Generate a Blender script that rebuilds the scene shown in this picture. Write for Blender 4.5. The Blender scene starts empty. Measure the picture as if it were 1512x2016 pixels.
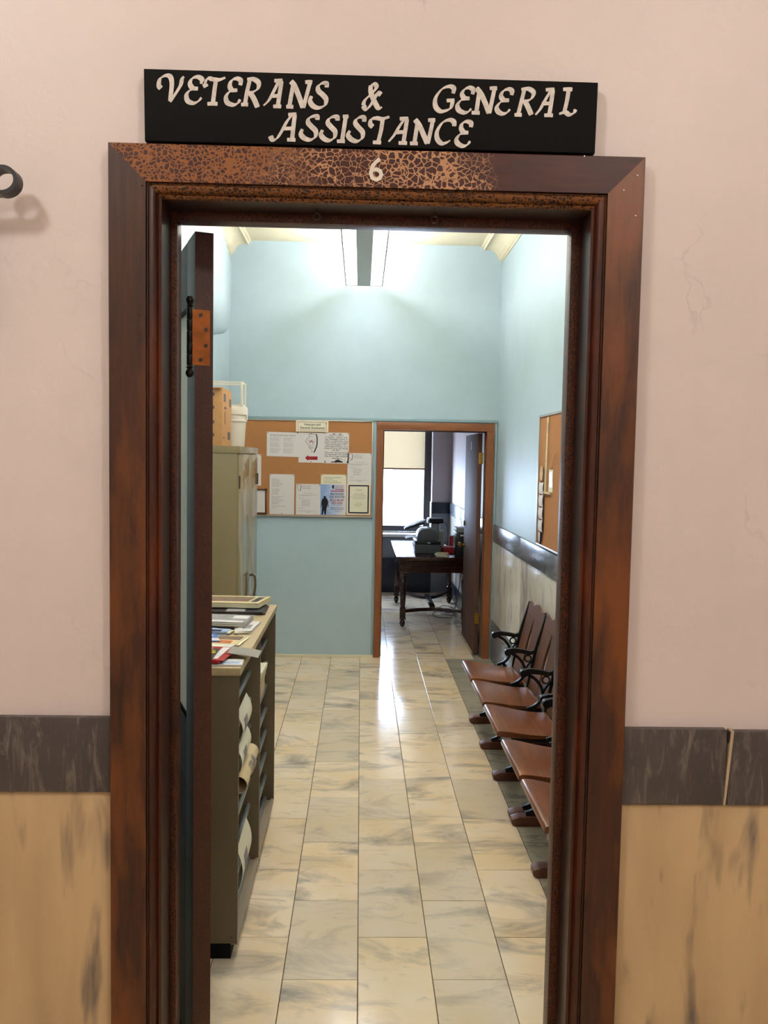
import bpy, bmesh, math, random
from mathutils import Vector, Matrix
random.seed(7)
S = bpy.context.scene
C = S.collection
PI = math.pi

# ------------------------------------------------------------------ camera
W, H, F = 1512, 2016, 1650.0
cam_d = bpy.data.cameras.new('camera')
cam = bpy.data.objects.new('camera', cam_d)
C.objects.link(cam)
cam_d.sensor_fit = 'VERTICAL'
cam_d.sensor_height = 32.0
cam_d.lens = 32.0 * F / H
cam_d.clip_start = 0.05
_y = Vector(((710.6 - W / 2) / F, (H / 2 - 902.5) / F, -1)).normalized()   # world depth axis seen by the camera
_z = Vector((0.0157, 1, 0)); _z -= _y * _z.dot(_y); _z.normalize()
_x = _y.cross(_z)
R = Matrix((_x, _y, _z))                      # rows: world axes in camera space -> camera-to-world rotation
cam.matrix_world = Matrix.Translation((0, -1.75, 1.78)) @ R.to_4x4()
S.camera = cam

# ------------------------------------------------------------------ world, exposure, lights
S.view_settings.view_transform = 'Standard'
S.view_settings.look = 'None'
S.view_settings.exposure = 0.0
S.view_settings.gamma = 1.0
S.view_settings.use_curve_mapping = False
S.cycles.use_denoising = True
S.cycles.max_bounces = 8
S.cycles.diffuse_bounces = 5
S.cycles.sample_clamp_indirect = 8.0
SKY_STRENGTH = 38.0
PANEL_STRENGTH = 15.0
TUBE_STRENGTH = 96.0
HALL_LAMP = 70.0
world = bpy.data.worlds.new('overcast_sky')
S.world = world
world.use_nodes = True
bg = world.node_tree.nodes['Background']
bg.inputs['Color'].default_value = (0.57, 0.73, 1.0, 1)
bg.inputs['Strength'].default_value = SKY_STRENGTH
pl = bpy.data.lights.new('window_portal', 'AREA')
pl.shape = 'RECTANGLE'; pl.size = 1.5; pl.size_y = 2.3
pl.cycles.is_portal = True
plo = bpy.data.objects.new('window_portal', pl); C.objects.link(plo)
plo.location = (0.3, 9.78, 1.95); plo.rotation_euler = (-PI / 2, 0, 0)

# ------------------------------------------------------------------ helpers
def s(h):
    h = h.lstrip('#')
    o = []
    for i in (0, 2, 4):
        c = int(h[i:i + 2], 16) / 255
        o.append(c / 12.92 if c <= .04045 else ((c + .055) / 1.055) ** 2.4)
    return (o[0], o[1], o[2], 1)

class NT:
    """small node-tree writer"""
    def __init__(self, name):
        self.m = bpy.data.materials.new(name); self.m.use_nodes = True
        self.t = self.m.node_tree
        self.b = self.t.nodes['Principled BSDF']
        self.out = self.t.nodes['Material Output']
    def n(self, typ, **k):
        nd = self.t.nodes.new(typ)
        for a, v in k.items():
            setattr(nd, a, v)
        return nd
    def l(self, a, b):
        self.t.links.new(a, b)
    def coord(self, scale=(1, 1, 1), rot=(0, 0, 0), rnd=False):
        tc = self.n('ShaderNodeTexCoord'); mp = self.n('ShaderNodeMapping')
        mp.inputs['Scale'].default_value = scale; mp.inputs['Rotation'].default_value = rot
        src = tc.outputs['Object']
        if rnd:
            oi = self.n('ShaderNodeObjectInfo'); mu = self.n('ShaderNodeVectorMath', operation='SCALE')
            mu.inputs[0].default_value = (37.0, 91.0, 53.0); self.l(oi.outputs['Random'], mu.inputs['Scale'])
            ad = self.n('ShaderNodeVectorMath', operation='ADD')
            self.l(src, ad.inputs[0]); self.l(mu.outputs[0], ad.inputs[1]); src = ad.outputs[0]
        self.l(src, mp.inputs['Vector'])
        return mp.outputs['Vector']
    def noise(self, vec, scale, detail=4, rough=.55, dist=0.0):
        nd = self.n('ShaderNodeTexNoise'); nd.inputs['Scale'].default_value = scale
        nd.inputs['Detail'].default_value = detail; nd.inputs['Roughness'].default_value = rough
        nd.inputs['Distortion'].default_value = dist
        self.l(vec, nd.inputs['Vector']); return nd.outputs['Fac']
    def ramp(self, fac, stops, interp='LINEAR'):
        r = self.n('ShaderNodeValToRGB'); r.color_ramp.interpolation = interp
        e = r.color_ramp.elements
        while len(e) < len(stops): e.new(0.5)
        for el, (p, c) in zip(e, stops):
            el.position = p; el.color = c if isinstance(c, tuple) else (c, c, c, 1)
        self.l(fac, r.inputs['Fac']); return r.outputs['Color']
    def mix(self, fac, a, b, blend='MIX'):
        m = self.n('ShaderNodeMix', data_type='RGBA', blend_type=blend)
        for v, k in ((fac, 0), (a, 6), (b, 7)):
            if hasattr(v, 'links'): self.l(v, m.inputs[k])
            else: m.inputs[k].default_value = v
        return m.outputs[2]
    def math(self, op, a, b=0.0):
        m = self.n('ShaderNodeMath', operation=op)
        for v, k in ((a, 0), (b, 1)):
            if hasattr(v, 'links'): self.l(v, m.inputs[k])
            else: m.inputs[k].default_value = v
        return m.outputs[0]
    def bump(self, h, strength=.2, dist=.01):
        b = self.n('ShaderNodeBump'); b.inputs['Strength'].default_value = strength
        b.inputs['Distance'].default_value = dist; self.l(h, b.inputs['Height'])
        self.l(b.outputs['Normal'], self.b.inputs['Normal'])
    def color(self, c):
        if hasattr(c, 'links'): self.l(c, self.b.inputs['Base Color'])
        else: self.b.inputs['Base Color'].default_value = c
    def set(self, rough=.5, spec=.5, metal=0.0):
        self.b.inputs['Roughness'].default_value = rough
        self.b.inputs['Specular IOR Level'].default_value = spec
        self.b.inputs['Metallic'].default_value = metal
        return self.m

def plain(name, c, rough=.5, spec=.4, metal=0.0, var=.0, scale=20):
    t = NT(name)
    c = s(c) if isinstance(c, str) else c
    if var:
        f = t.noise(t.coord(), scale, 3)
        lo = tuple(v * (1 - var) for v in c[:3]) + (1,); hi = tuple(min(1, v * (1 + var)) for v in c[:3]) + (1,)
        t.color(t.ramp(f, [(.3, lo), (.7, hi)]))
    else:
        t.color(c)
    return t.set(rough, spec, metal)

def emis(name, c, strength):
    t = NT(name); t.color(c)
    t.b.inputs['Emission Color'].default_value = c
    t.b.inputs['Emission Strength'].default_value = strength
    return t.set(.5)

def wood(name, dark, light, grain='z', rough=.38, worn=None, smudge=True, wornlo=.55, spec=.5):
    t = NT(name)
    sc = {'z': (26, 26, 1.6), 'x': (1.6, 26, 26), 'y': (26, 1.6, 26)}[grain]
    g = t.noise(t.coord(sc), 3.0, 6, .65, .4)
    col = t.ramp(g, [(.3, s(dark)), (.72, s(light))])
    if worn:
        b = t.noise(t.coord({'z': (7, 7, 1.6), 'x': (1.6, 7, 7), 'y': (7, 1.6, 7)}[grain]), 1.5, 5, .6)
        col = t.mix(t.ramp(b, [(wornlo - .09, 0.0), (wornlo + .12, 1.0)]), col, s(worn))
    if smudge:
        b2 = t.noise(t.coord((5, 5, 3)), 2.3, 5, .7)
        col = t.mix(t.ramp(b2, [(.64, 0.0), (.78, .8)]), col, s('1c0d08'))
    t.color(col); t.bump(g, .12, .004)
    return t.set(rough, spec)

def crackle(name, cell, crack, scale=55, stretch=(1, 1, 1.15), base=None, fade=None, rough=.4, width=.11):
    """old varnish split into islands; outside a patchy mask it is plain varnish"""
    t = NT(name)
    v = t.coord(stretch)
    wob = t.n('ShaderNodeTexNoise'); wob.inputs['Scale'].default_value = 30; t.l(v, wob.inputs['Vector'])
    mx = t.n('ShaderNodeMix', data_type='VECTOR'); mx.inputs[0].default_value = .03
    t.l(v, mx.inputs[4]); t.l(wob.outputs['Color'], mx.inputs[5])
    vo = t.n('ShaderNodeTexVoronoi', feature='DISTANCE_TO_EDGE'); vo.inputs['Scale'].default_value = scale
    t.l(mx.outputs[1], vo.inputs['Vector'])
    wid = t.ramp(t.noise(t.coord((1, 1, 1)), 9, 3), [(.3, .45), (.7, 1.4)])
    e = t.math('DIVIDE', vo.outputs['Distance'], wid)
    edge = t.ramp(e, [(width * .75, 1.0), (width * 1.25, 0.0)])
    mask = t.ramp(t.noise(t.coord((1, 1, 1)), 4.5, 4), [(.24, 0.0), (.4, 1.0)])
    if fade:
        tc = t.n('ShaderNodeTexCoord'); sx = t.n('ShaderNodeSeparateXYZ'); t.l(tc.outputs['Object'], sx.inputs[0])
        f = t.ramp(t.math('ADD', sx.outputs['XYZ'.index(fade[0])], .7), [(max(0, fade[1] + .7), 1.0), (fade[2] + .7, 0.0)])
        mask = t.math('MULTIPLY', mask, f)
    fac = t.math('MULTIPLY', edge, mask)
    tone = s(crack)
    g = t.noise(t.coord((3, 20, 20)), 3, 5)
    cells = t.ramp(g, [(.3, s(cell)), (.75, s(base or cell))])
    t.color(t.mix(fac, cells, tone))
    t.bump(t.math('SUBTRACT', 1.0, fac), .35, .002)
    return t.set(rough, .5)

def marble(name, base, vein, cloud, scale=3.0, stretch=(1, 3, 1), rot=.5, rough=.2, rnd=False, amount=.5, tint=None, lo=.5, hi=.62, fine=True):
    t = NT(name)
    v = t.coord(stretch, (0, 0, rot) if rnd else (0, rot, 0), rnd)
    n1 = t.noise(v, scale, 7, .62, .9)
    n2 = t.noise(v, scale * 2.7, 5, .6, 1.2)
    col = t.ramp(t.noise(t.coord((1, 1, 1), rnd=rnd), 3.2, 3), [(.35, s(base)), (.68, s(cloud))])
    col = t.mix(t.ramp(n1, [(lo, 0.0), (hi, amount)]), col, s(vein))
    if fine:
        col = t.mix(t.ramp(n2, [(.58, 0.0), (.70, amount * .4)]), col, s(vein))
    if tint:
        oi = t.n('ShaderNodeObjectInfo')
        col = t.mix(t.ramp(oi.outputs['Random'], [(.0, 0.0), (.55, 0.0), (1.0, .5)]), col, s(tint))
    t.color(col)
    return t.set(rough, .5)

class MB:
    """collects shapes (in world metres) for ONE mesh object"""
    def __init__(self):
        self.bm = bmesh.new()
    def poly(self, pts):
        return self.bm.faces.new([self.bm.verts.new(p) for p in pts])
    def box(self, x0, x1, y0, y1, z0, z1):
        v = [self.bm.verts.new(p) for p in ((x0, y0, z0), (x1, y0, z0), (x1, y1, z0), (x0, y1, z0), (x0, y0, z1), (x1, y0, z1), (x1, y1, z1), (x0, y1, z1))]
        for f in ((3, 2, 1, 0), (4, 5, 6, 7), (0, 1, 5, 4), (1, 2, 6, 5), (2, 3, 7, 6), (3, 0, 4, 7)):
            self.bm.faces.new([v[i] for i in f])
        return self
    def hexa(self, p):
        v = [self.bm.verts.new(q) for q in p]
        for f in ((3, 2, 1, 0), (4, 5, 6, 7), (0, 1, 5, 4), (1, 2, 6, 5), (2, 3, 7, 6), (3, 0, 4, 7)):
            self.bm.faces.new([v[i] for i in f])
        return self
    def prism(self, pts, axis, a0, a1):
        """closed 2-D outline in the other two axes (in order) pushed along axis"""
        def P(p, a):
            return {'x': (a, p[0], p[1]), 'y': (p[0], a, p[1]), 'z': (p[0], p[1], a)}[axis]
        A = [self.bm.verts.new(P(p, a0)) for p in pts]; B = [self.bm.verts.new(P(p, a1)) for p in pts]
        n = len(pts)
        self.bm.faces.new(A[::-1]); self.bm.faces.new(B)
        for i in range(n):
            j = (i + 1) % n
            self.bm.faces.new((A[i], A[j], B[j], B[i]))
        return self
    def tube(self, pts, r, seg=8, closed=False):
        pts = [Vector(p) for p in pts]; n = len(pts)
        rr = r if isinstance(r, (list, tuple)) else [r] * n
        rings = []; up = None
        for i, p in enumerate(pts):
            if closed: d = pts[(i + 1) % n] - pts[i - 1]
            else: d = pts[min(i + 1, n - 1)] - pts[max(i - 1, 0)]
            d.normalize()
            if up is None: up = d.orthogonal().normalized()
            up = (up - d * up.dot(d)).normalized(); sd = d.cross(up)
            rings.append([self.bm.verts.new(p + (up * math.cos(2 * PI * k / seg) + sd * math.sin(2 * PI * k / seg)) * rr[i]) for k in range(seg)])
        for i in range(n if closed else n - 1):
            a, b = rings[i], rings[(i + 1) % n]
            for k in range(seg):
                self.bm.faces.new((a[k], a[(k + 1) % seg], b[(k + 1) % seg], b[k]))
        if not closed:
            self.bm.faces.new(rings[0][::-1]); self.bm.faces.new(rings[-1])
        return self
    def lathe(self, prof, cx, cy, seg=16):
        rings = [[self.bm.verts.new((cx + r * math.cos(2 * PI * k / seg), cy + r * math.sin(2 * PI * k / seg), z)) for k in range(seg)] for r, z in prof]
        for a, b in zip(rings, rings[1:]):
            for k in range(seg):
                self.bm.faces.new((a[k], a[(k + 1) % seg], b[(k + 1) % seg], b[k]))
        self.bm.faces.new(rings[0][::-1]); self.bm.faces.new(rings[-1])
        return self
    def strap(self, pts, w, axis, a0, a1):
        """a bent bar: centre line in 2-D, width w, pushed along axis"""
        n = len(pts); ws = w if isinstance(w, (list, tuple)) else [w] * n
        L, Rr = [], []
        for i, p in enumerate(pts):
            a = pts[max(i - 1, 0)]; b = pts[min(i + 1, n - 1)]
            dx, dy = b[0] - a[0], b[1] - a[1]; l = math.hypot(dx, dy) or 1
            nx, ny = -dy / l * ws[i] / 2, dx / l * ws[i] / 2
            L.append((p[0] + nx, p[1] + ny)); Rr.append((p[0] - nx, p[1] - ny))
        def P(p, a):
            return {'x': (a, p[0], p[1]), 'y': (p[0], a, p[1]), 'z': (p[0], p[1], a)}[axis]
        r = [[self.bm.verts.new(P(q, a)) for q, a in ((L[i], a0), (Rr[i], a0), (Rr[i], a1), (L[i], a1))] for i in range(n)]
        for a, b in zip(r, r[1:]):
            for k in range(4):
                self.bm.faces.new((a[k], a[(k + 1) % 4], b[(k + 1) % 4], b[k]))
        self.bm.faces.new(r[0][::-1]); self.bm.faces.new(r[-1])
        return self
    def sheet(self, fn, nu, nv, off):
        """curved sheet fn(u,v) closed by a copy moved by off"""
        o = Vector(off)
        A = [[self.bm.verts.new(fn(i / nu, j / nv)) for j in range(nv + 1)] for i in range(nu + 1)]
        B = [[self.bm.verts.new(Vector(fn(i / nu, j / nv)) + o) for j in range(nv + 1)] for i in range(nu + 1)]
        for i in range(nu):
            for j in range(nv):
                self.bm.faces.new((A[i][j], A[i + 1][j], A[i + 1][j + 1], A[i][j + 1]))
                self.bm.faces.new((B[i][j + 1], B[i + 1][j + 1], B[i + 1][j], B[i][j]))
        for i in range(nu):
            self.bm.faces.new((A[i][0], B[i][0], B[i + 1][0], A[i + 1][0]))
            self.bm.faces.new((A[i + 1][nv], B[i + 1][nv], B[i][nv], A[i][nv]))
        for j in range(nv):
            self.bm.faces.new((A[0][j + 1], B[0][j + 1], B[0][j], A[0][j]))
            self.bm.faces.new((A[nu][j], B[nu][j], B[nu][j + 1], A[nu][j + 1]))
        return self
    def ball(self, c, r, seg=10):
        prof = [(max(1e-4, r * math.sin(PI * i / 8)), c[2] - r * math.cos(PI * i / 8)) for i in range(9)]
        return self.lathe(prof, c[0], c[1], seg)
    def add_mesh(self, me, M):
        b2 = bmesh.new(); b2.from_mesh(me); b2.transform(M)
        tmp = bpy.data.meshes.new('tmp'); b2.to_mesh(tmp); b2.free()
        self.bm.from_mesh(tmp); bpy.data.meshes.remove(tmp)
        return self
    def build(self, name, mat, parent=None, bevel=0, smooth=None, mesh_only=False, org=None):
        bm = self.bm
        bmesh.ops.recalc_face_normals(bm, faces=bm.faces)
        if bevel:
            es = [e for e in bm.edges if len(e.link_faces) == 2 and e.calc_face_angle(0) > .6]
            bmesh.ops.bevel(bm, geom=es, offset=bevel, segments=2, affect='EDGES', profile=.6)
        o = Vector((0, 0, 0)) if org is None else Vector(org)
        if parent is not None: o = Vector(parent['_org'])
        bmesh.ops.translate(bm, verts=bm.verts, vec=-o)
        me = bpy.data.meshes.new(name); bm.to_mesh(me); bm.free()
        if mat: me.materials.append(mat)
        if smooth is None: smooth = bool(bevel)
        if smooth:
            for p in me.polygons: p.use_smooth = True
            me.set_sharp_from_angle(angle=.7)
        if mesh_only: return me
        ob = bpy.data.objects.new(name, me); C.objects.link(ob)
        ob['_org'] = tuple(o)
        if parent is not None: ob.parent = parent
        else: ob.location = o
        return ob

def tag(o, label, cat=None, group=None, kind=None):
    o['label'] = label
    if cat: o['category'] = cat
    if group: o['group'] = group
    if kind: o['kind'] = kind
    return o
def thing(name, label, cat, org=(0, 0, 0), group=None, kind=None):
    o = bpy.data.objects.new(name, None); C.objects.link(o)
    o.location = org; o['_org'] = tuple(org)
    o.empty_display_size = .1
    return tag(o, label, cat, group, kind)
def struct(o, label):
    o['kind'] = 'structure'; o['label'] = label
    return o

def smooth_line(pts, k=5):
    """Catmull-Rom through 2-D points"""
    if len(pts) < 3: return [tuple(p) for p in pts]
    P = [pts[0]] + list(pts) + [pts[-1]]; o = []
    for i in range(1, len(P) - 2):
        p0, p1, p2, p3 = P[i - 1], P[i], P[i + 1], P[i + 2]
        for j in range(k):
            t = j / k
            o.append(tuple(.5 * (2 * p1[c] + (p2[c] - p0[c]) * t + (2 * p0[c] - 5 * p1[c] + 4 * p2[c] - p3[c]) * t * t + (3 * p1[c] - p0[c] - 3 * p2[c] + p3[c]) * t ** 3) for c in range(len(p1))))
    o.append(tuple(pts[-1])); return o

_tc = {}
def text_mesh(txt, align='CENTER', bold=0.0):
    k = (txt, align, bold)
    if k in _tc: return _tc[k]
    cu = bpy.data.curves.new('t', 'FONT'); cu.body = txt; cu.align_x = align; cu.size = 1.0
    cu.resolution_u = 2; cu.offset = bold; cu.fill_mode = 'FRONT'
    o = bpy.data.objects.new('t', cu)
    C.objects.link(o)
    dg = bpy.context.evaluated_depsgraph_get()
    me = bpy.data.meshes.new_from_object(o.evaluated_get(dg))
    bpy.data.objects.remove(o); bpy.data.curves.remove(cu)
    _tc[k] = me
    return me
def text_on_y(mb, txt, x, z, size, y, align='CENTER', bold=0.0, fit=None):
    """flat lettering on a surface that faces -y"""
    me = text_mesh(txt, align, bold)
    sx = size
    if fit:
        xs = [v.co.x for v in me.vertices]; sx = fit / max(1e-6, max(xs) - min(xs))
    M = Matrix(((sx, 0, 0, x), (0, 0, -1, y), (0, size, 0, z), (0, 0, 0, 1)))
    mb.add_mesh(me, M)

# ------------------------------------------------------------------ materials
M = {}
def plaster(name, c, rough=.55, bumps=.25, cracks=None):
    t = NT(name); c0 = s(c)
    n = t.noise(t.coord(), 2.2, 5, .6)
    n2 = t.noise(t.coord(), 26, 5, .6)
    lo = tuple(v * .95 for v in c0[:3]) + (1,); hi = tuple(min(1, v * 1.04) for v in c0[:3]) + (1,)
    col = t.ramp(n, [(.3, lo), (.7, hi)])
    if cracks:                                    # a few old hairline cracks
        v = t.coord((1, 1, 1)); wob = t.n('ShaderNodeTexNoise'); wob.inputs['Scale'].default_value = 6; wob.inputs['Detail'].default_value = 5; t.l(v, wob.inputs['Vector'])
        mx = t.n('ShaderNodeMix', data_type='VECTOR'); mx.inputs[0].default_value = .22; t.l(v, mx.inputs[4]); t.l(wob.outputs['Color'], mx.inputs[5])
        vo = t.n('ShaderNodeTexVoronoi', feature='DISTANCE_TO_EDGE'); vo.inputs['Scale'].default_value = 2.4; t.l(mx.outputs[1], vo.inputs['Vector'])
        k = t.math('MULTIPLY', t.ramp(vo.outputs['Distance'], [(.0, 1.0), (.008, 0.0)]), t.ramp(t.noise(t.coord(), 3.1, 3), [(.55, 0.0), (.66, .55)]))
        col = t.mix(k, col, tuple(v_ * .62 for v_ in c0[:3]) + (1,))
    t.color(col); t.bump(n2, bumps, .006)
    return t.set(rough, .35)
M['pink'] = plaster('pink_plaster', 'e0d3d0', .45, .25, True)
M['blue'] = plaster('blue_paint', 'b0c5cf', .5, .1)
M['cream'] = plaster('cream_plaster', 'e6dcc0', .6, .08)
M['room2'] = plaster('mauve_plaster', 'b3a7a6', .6, .08)
M['bluetrim'] = plain('blue_trim_paint', '8ea6ae', .4)
M['band'] = marble('grey_marble', '544c4b', '8a8078', '3f3a3b', 9, (5, 5, .9), .12, .38, amount=.75, lo=.52, hi=.72)
M['band_room'] = marble('polished_grey_marble', '62656a', '8b8f94', '54585e', 5, (2, 1, 4), .12, .22, amount=.5)
def tan_marble():
    t = NT('tan_marble')
    col = t.ramp(t.noise(t.coord((5, 5, 1.0)), 2.0, 4), [(.35, s('bba07a')), (.68, s('cdb189'))])
    a = t.noise(t.coord((13, 13, 3.0), (0, .22, 0)), 1.15, 3, .5, .25)
    b = t.noise(t.coord((60, 60, 3.5), (0, .2, 0)), 1.0, 3, .6)
    k = t.math('MULTIPLY', t.ramp(a, [(.565, 0.0), (.72, .85)]), t.ramp(b, [(.25, .5), (.6, 1.0)]))
    t.color(t.mix(k, col, s('4e4c50')))
    return t.set(.33, .4)
M['tan'] = tan_marble()
M['panel'] = marble('light_grey_marble', 'dad3c6', '7f8080', 'e2dcd0', 2.6, (1, 2.0, .9), .5, .18, amount=.7, lo=.52, hi=.68)
M['tile'] = marble('floor_marble', 'ecd2aa', '7c7a79', 'f2e0c7', 1.05, (2.0, 4.4, 1), .65, .13, rnd=True, amount=.82, tint='c0b5a2', lo=.5, hi=.7)
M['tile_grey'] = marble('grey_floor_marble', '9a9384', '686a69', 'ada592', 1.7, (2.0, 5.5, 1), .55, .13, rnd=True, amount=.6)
M['grout'] = plain('grout', '5a4a38', .8)
M['hallfloor'] = marble('hall_floor_marble', 'b8a888', '77777a', 'c8bca2', 2, (1, 3, 1), .5, .2)
M['caulk'] = plain('caulk', 'b9a58a', .7)
M['casing'] = wood('old_varnished_wood', '2a150d', '4c2714', 'z', .4, '74401a')
def head_crackle():
    t = NT('crackled_head_varnish')
    v = t.coord((1, 1, 1.1))
    wob = t.n('ShaderNodeTexNoise'); wob.inputs['Scale'].default_value = 45; t.l(v, wob.inputs['Vector'])
    mx = t.n('ShaderNodeMix', data_type='VECTOR'); mx.inputs[0].default_value = .018
    t.l(v, mx.inputs[4]); t.l(wob.outputs['Color'], mx.inputs[5])
    def edges(scale, w0, w1):
        vo = t.n('ShaderNodeTexVoronoi', feature='DISTANCE_TO_EDGE'); vo.inputs['Scale'].default_value = scale
        t.l(mx.outputs[1], vo.inputs['Vector'])
        wid = t.ramp(t.noise(t.coord((1, 1, 1)), 14, 3), [(.3, .5), (.7, 1.5)])
        return t.ramp(t.math('DIVIDE', vo.outputs['Distance'], wid), [(w0, 1.0), (w1, 0.0)])
    tc = t.n('ShaderNodeTexCoord'); sx = t.n('ShaderNodeSeparateXYZ'); t.l(tc.outputs['Object'], sx.inputs[0])
    x = t.math('ADD', t.math('ADD', sx.outputs[0], .7), t.math('MULTIPLY', t.math('SUBTRACT', t.noise(t.coord(), 12, 3), .5), .34))
    left = t.ramp(x, [(.48, 1.0), (.58, 0.0)])           # finer, wider amber gaps towards the left end
    right = t.ramp(x, [(.90, 1.0), (1.12, 0.0)])         # sound varnish at the right end
    e = t.mix(left, edges(84, .05, .10), edges(112, .09, .19))
    fac = t.math('MULTIPLY', e, right)
    cells = t.ramp(t.noise(t.coord((3, 20, 20)), 3, 5), [(.3, s('35140f')), (.75, s('4a201a'))])
    tone = t.mix(t.ramp(x, [(.5, 0.0), (.62, 1.0)]), s('8a5429'), s('b98a66'))
    t.color(t.mix(fac, cells, tone)); t.bump(t.math('SUBTRACT', 1.0, fac), .4, .002)
    return t.set(.42, .4)
M['casing_h'] = head_crackle()
M['mould_h'] = crackle('crackled_amber_varnish', '2e130a', '7a4a1f', 115, base='2a0f07', width=.16)
M['mould_v'] = wood('dark_moulding_wood', '2a120c', '4a2011', 'z', .3, '6b300f', wornlo=.62)
M['jamb'] = wood('jamb_wood', '2b1d19', '3a2a25', 'z', .3, smudge=False)
M['stop'] = crackle('crackled_stop_varnish', '27110b', '57290f', 190, stretch=(1, 1, .6), base='361810', width=.12)
M['door'] = wood('dark_door_wood', '241614', '332320', 'z', .45, smudge=False, spec=.3)
M['dooredge'] = crackle('crackled_door_edge', '34160e', '4a2011', 260, stretch=(1, 1, .4), base='3a1a10', width=.12, rough=.45)
M['orange'] = wood('orange_stained_wood', '6f3f20', '87522e', 'z', .35, smudge=False)
M['orange_h'] = wood('orange_stained_wood_head', '6f3f20', '87522e', 'x', .35, smudge=False)
M['door2'] = wood('brown_slab_door_wood', '4b3229', '5a4036', 'z', .75, smudge=False, spec=.15)
M['seat'] = wood('seat_wood', '59301a', '774526', 'y', .3, '95592b', smudge=False, wornlo=.66)
M['back'] = wood('seat_back_wood', '4d2b1a', '694126', 'z', .32, smudge=False)
M['runner'] = wood('runner_wood', '4a2517', '693820', 'x', .45, smudge=False)
M['table'] = wood('table_wood', '23110b', '38190f', 'x', .14, smudge=False)
M['iron'] = plain('black_iron', '0c0c0e', .38, .5)
M['copper'] = plain('coppery_plate', '8a4f22', .42, .5, .75, .25, 30)
M['bronze'] = plain('dark_bronze', '1d1612', .35, .5, .6)
M['screw'] = plain('screw_steel', '4a3a30', .4, .5, .7)
M['brass'] = plain('brass', 'b08a3e', .3, .5, .9)
M['black'] = plain('black_paint', '0d0c0d', .75, .15)
M['silver'] = plain('silver_brush_paint', 'd6cec8', .45, .4, 0, .16, 90)
M['white'] = plain('white_paint', 'e2dacd', .5)
M['cork'] = plain('cork', 'a3724a', .9, .1, 0, .14, 260)
M['alu'] = plain('brushed_aluminium', 'b9b6ae', .35, .5, .7)
M['steel_tan'] = plain('tan_enamel', '8a7c5c', .16, .5)
M['steel_brown'] = plain('brown_enamel', '61543f', .4, .4)
M['rack_in'] = plain('rack_base_enamel', '8d7f6c', .4)
M['laminate'] = plain('beige_laminate', 'b7a27c', .35, .4, 0, .06, 40)
M['rod'] = plain('rod_steel', '9aa0a0', .3, .5, .7)
M['chrome'] = plain('chrome', 'd8d8d8', .12, .5, 1.0)
M['card'] = plain('cardboard', 'b98c60', .8, .2, 0, .06, 30)
M['cardtape'] = plain('cardboard_print', '5d5a60', .8, .2)
M['plastic'] = plain('white_plastic', 'e4ddcf', .35)
M['paper'] = plain('white_paper', 'd9d4d2', .7, .2)
M['papercream'] = plain('cream_paper', 'e3dcc4', .7, .2)
M['newsprint'] = plain('newsprint', 'd0bf97', .8, .2, 0, .08, 60)
M['ink'] = plain('black_ink', '1d1c20', .7, .2)
M['greyink'] = plain('grey_ink', '8b8788', .7, .2)
M['red'] = plain('red_ink', '8d1f2a', .6, .2)
M['navy'] = plain('navy_ink', '20233f', .6, .2)
M['skyink'] = plain('pale_blue_print', '9fb4d6', .6, .2)
M['bluecard'] = plain('blue_card', '3c5fa5', .5)
M['brownprint'] = plain('brown_print', '6f5a4c', .6, .2, 0, .3, 40)
M['darkprint'] = plain('dark_glossy_print', '26262c', .3, .4, 0, .5, 25)
M['greyprint'] = plain('grey_print', '8d8a8c', .5, .3, 0, .25, 30)
M['orangeprint'] = plain('orange_print', 'b05a2c', .5, .3, 0, .3, 40)
M['redgloss'] = plain('red_gloss', 'a3222c', .3, .4)
M['yellow'] = plain('yellow_print', 'c9ad34', .4)
M['clear'] = None
M['greyplastic'] = plain('grey_plastic', '525352', .45)
M['fixture_edge'] = plain('fixture_edge_metal', '5c5a52', .5)
M['darkplastic'] = plain('dark_plastic', '17181b', .35)
M['beigeplastic'] = plain('beige_plastic', '8c8a82', .45)
M['kraft'] = plain('kraft_paper', 'c8b48f', .8, .2, 0, .05, 40)
M['darkframe'] = plain('dark_window_paint', '2c2728', .4)
M['navybase'] = plain('dark_base_paint', '232630', .3)
M['radiator'] = plain('grey_panel_paint', '74777d', .4)
M['sill'] = plain('white_sill_paint', 'd8d6d4', .35)
M['lamp'] = emis('fluorescent_diffuser', (1.0, .97, .94, 1), PANEL_STRENGTH)
M['tube'] = emis('fluorescent_tube', (1.0, .97, .94, 1), TUBE_STRENGTH)
M['globe'] = emis('lit_opal_globe', (1.0, .97, .93, 1), HALL_LAMP)
M['fixture'] = plain('grey_fixture_enamel', 'a9aca6', .4)
t = NT('window_glass')
tr = t.n('ShaderNodeBsdfTransparent'); gl = t.n('ShaderNodeBsdfGlossy'); gl.inputs['Roughness'].default_value = .02
mx = t.n('ShaderNodeMixShader'); mx.inputs[0].default_value = .05
t.l(tr.outputs[0], mx.inputs[1]); t.l(gl.outputs[0], mx.inputs[2]); t.l(mx.outputs[0], t.out.inputs[0])
M['glass'] = t.m
def translucent(name, c, tf):
    t = NT(name)
    d = t.n('ShaderNodeBsdfDiffuse'); d.inputs[0].default_value = s(c)
    r = t.n('ShaderNodeBsdfTranslucent'); r.inputs[0].default_value = s(c)
    n = t.noise(t.coord(), 140, 3); b = t.n('ShaderNodeBump'); b.inputs['Strength'].default_value = .5; b.inputs['Distance'].default_value = .002
    t.l(n, b.inputs['Height']); t.l(b.outputs[0], d.inputs['Normal'])
    m = t.n('ShaderNodeMixShader'); m.inputs[0].default_value = tf
    t.l(d.outputs[0], m.inputs[1]); t.l(r.outputs[0], m.inputs[2]); t.l(m.outputs[0], t.out.inputs[0])
    return t.m
M['frost'] = translucent('frosted_glass', 'e4e2da', .5)
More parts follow.
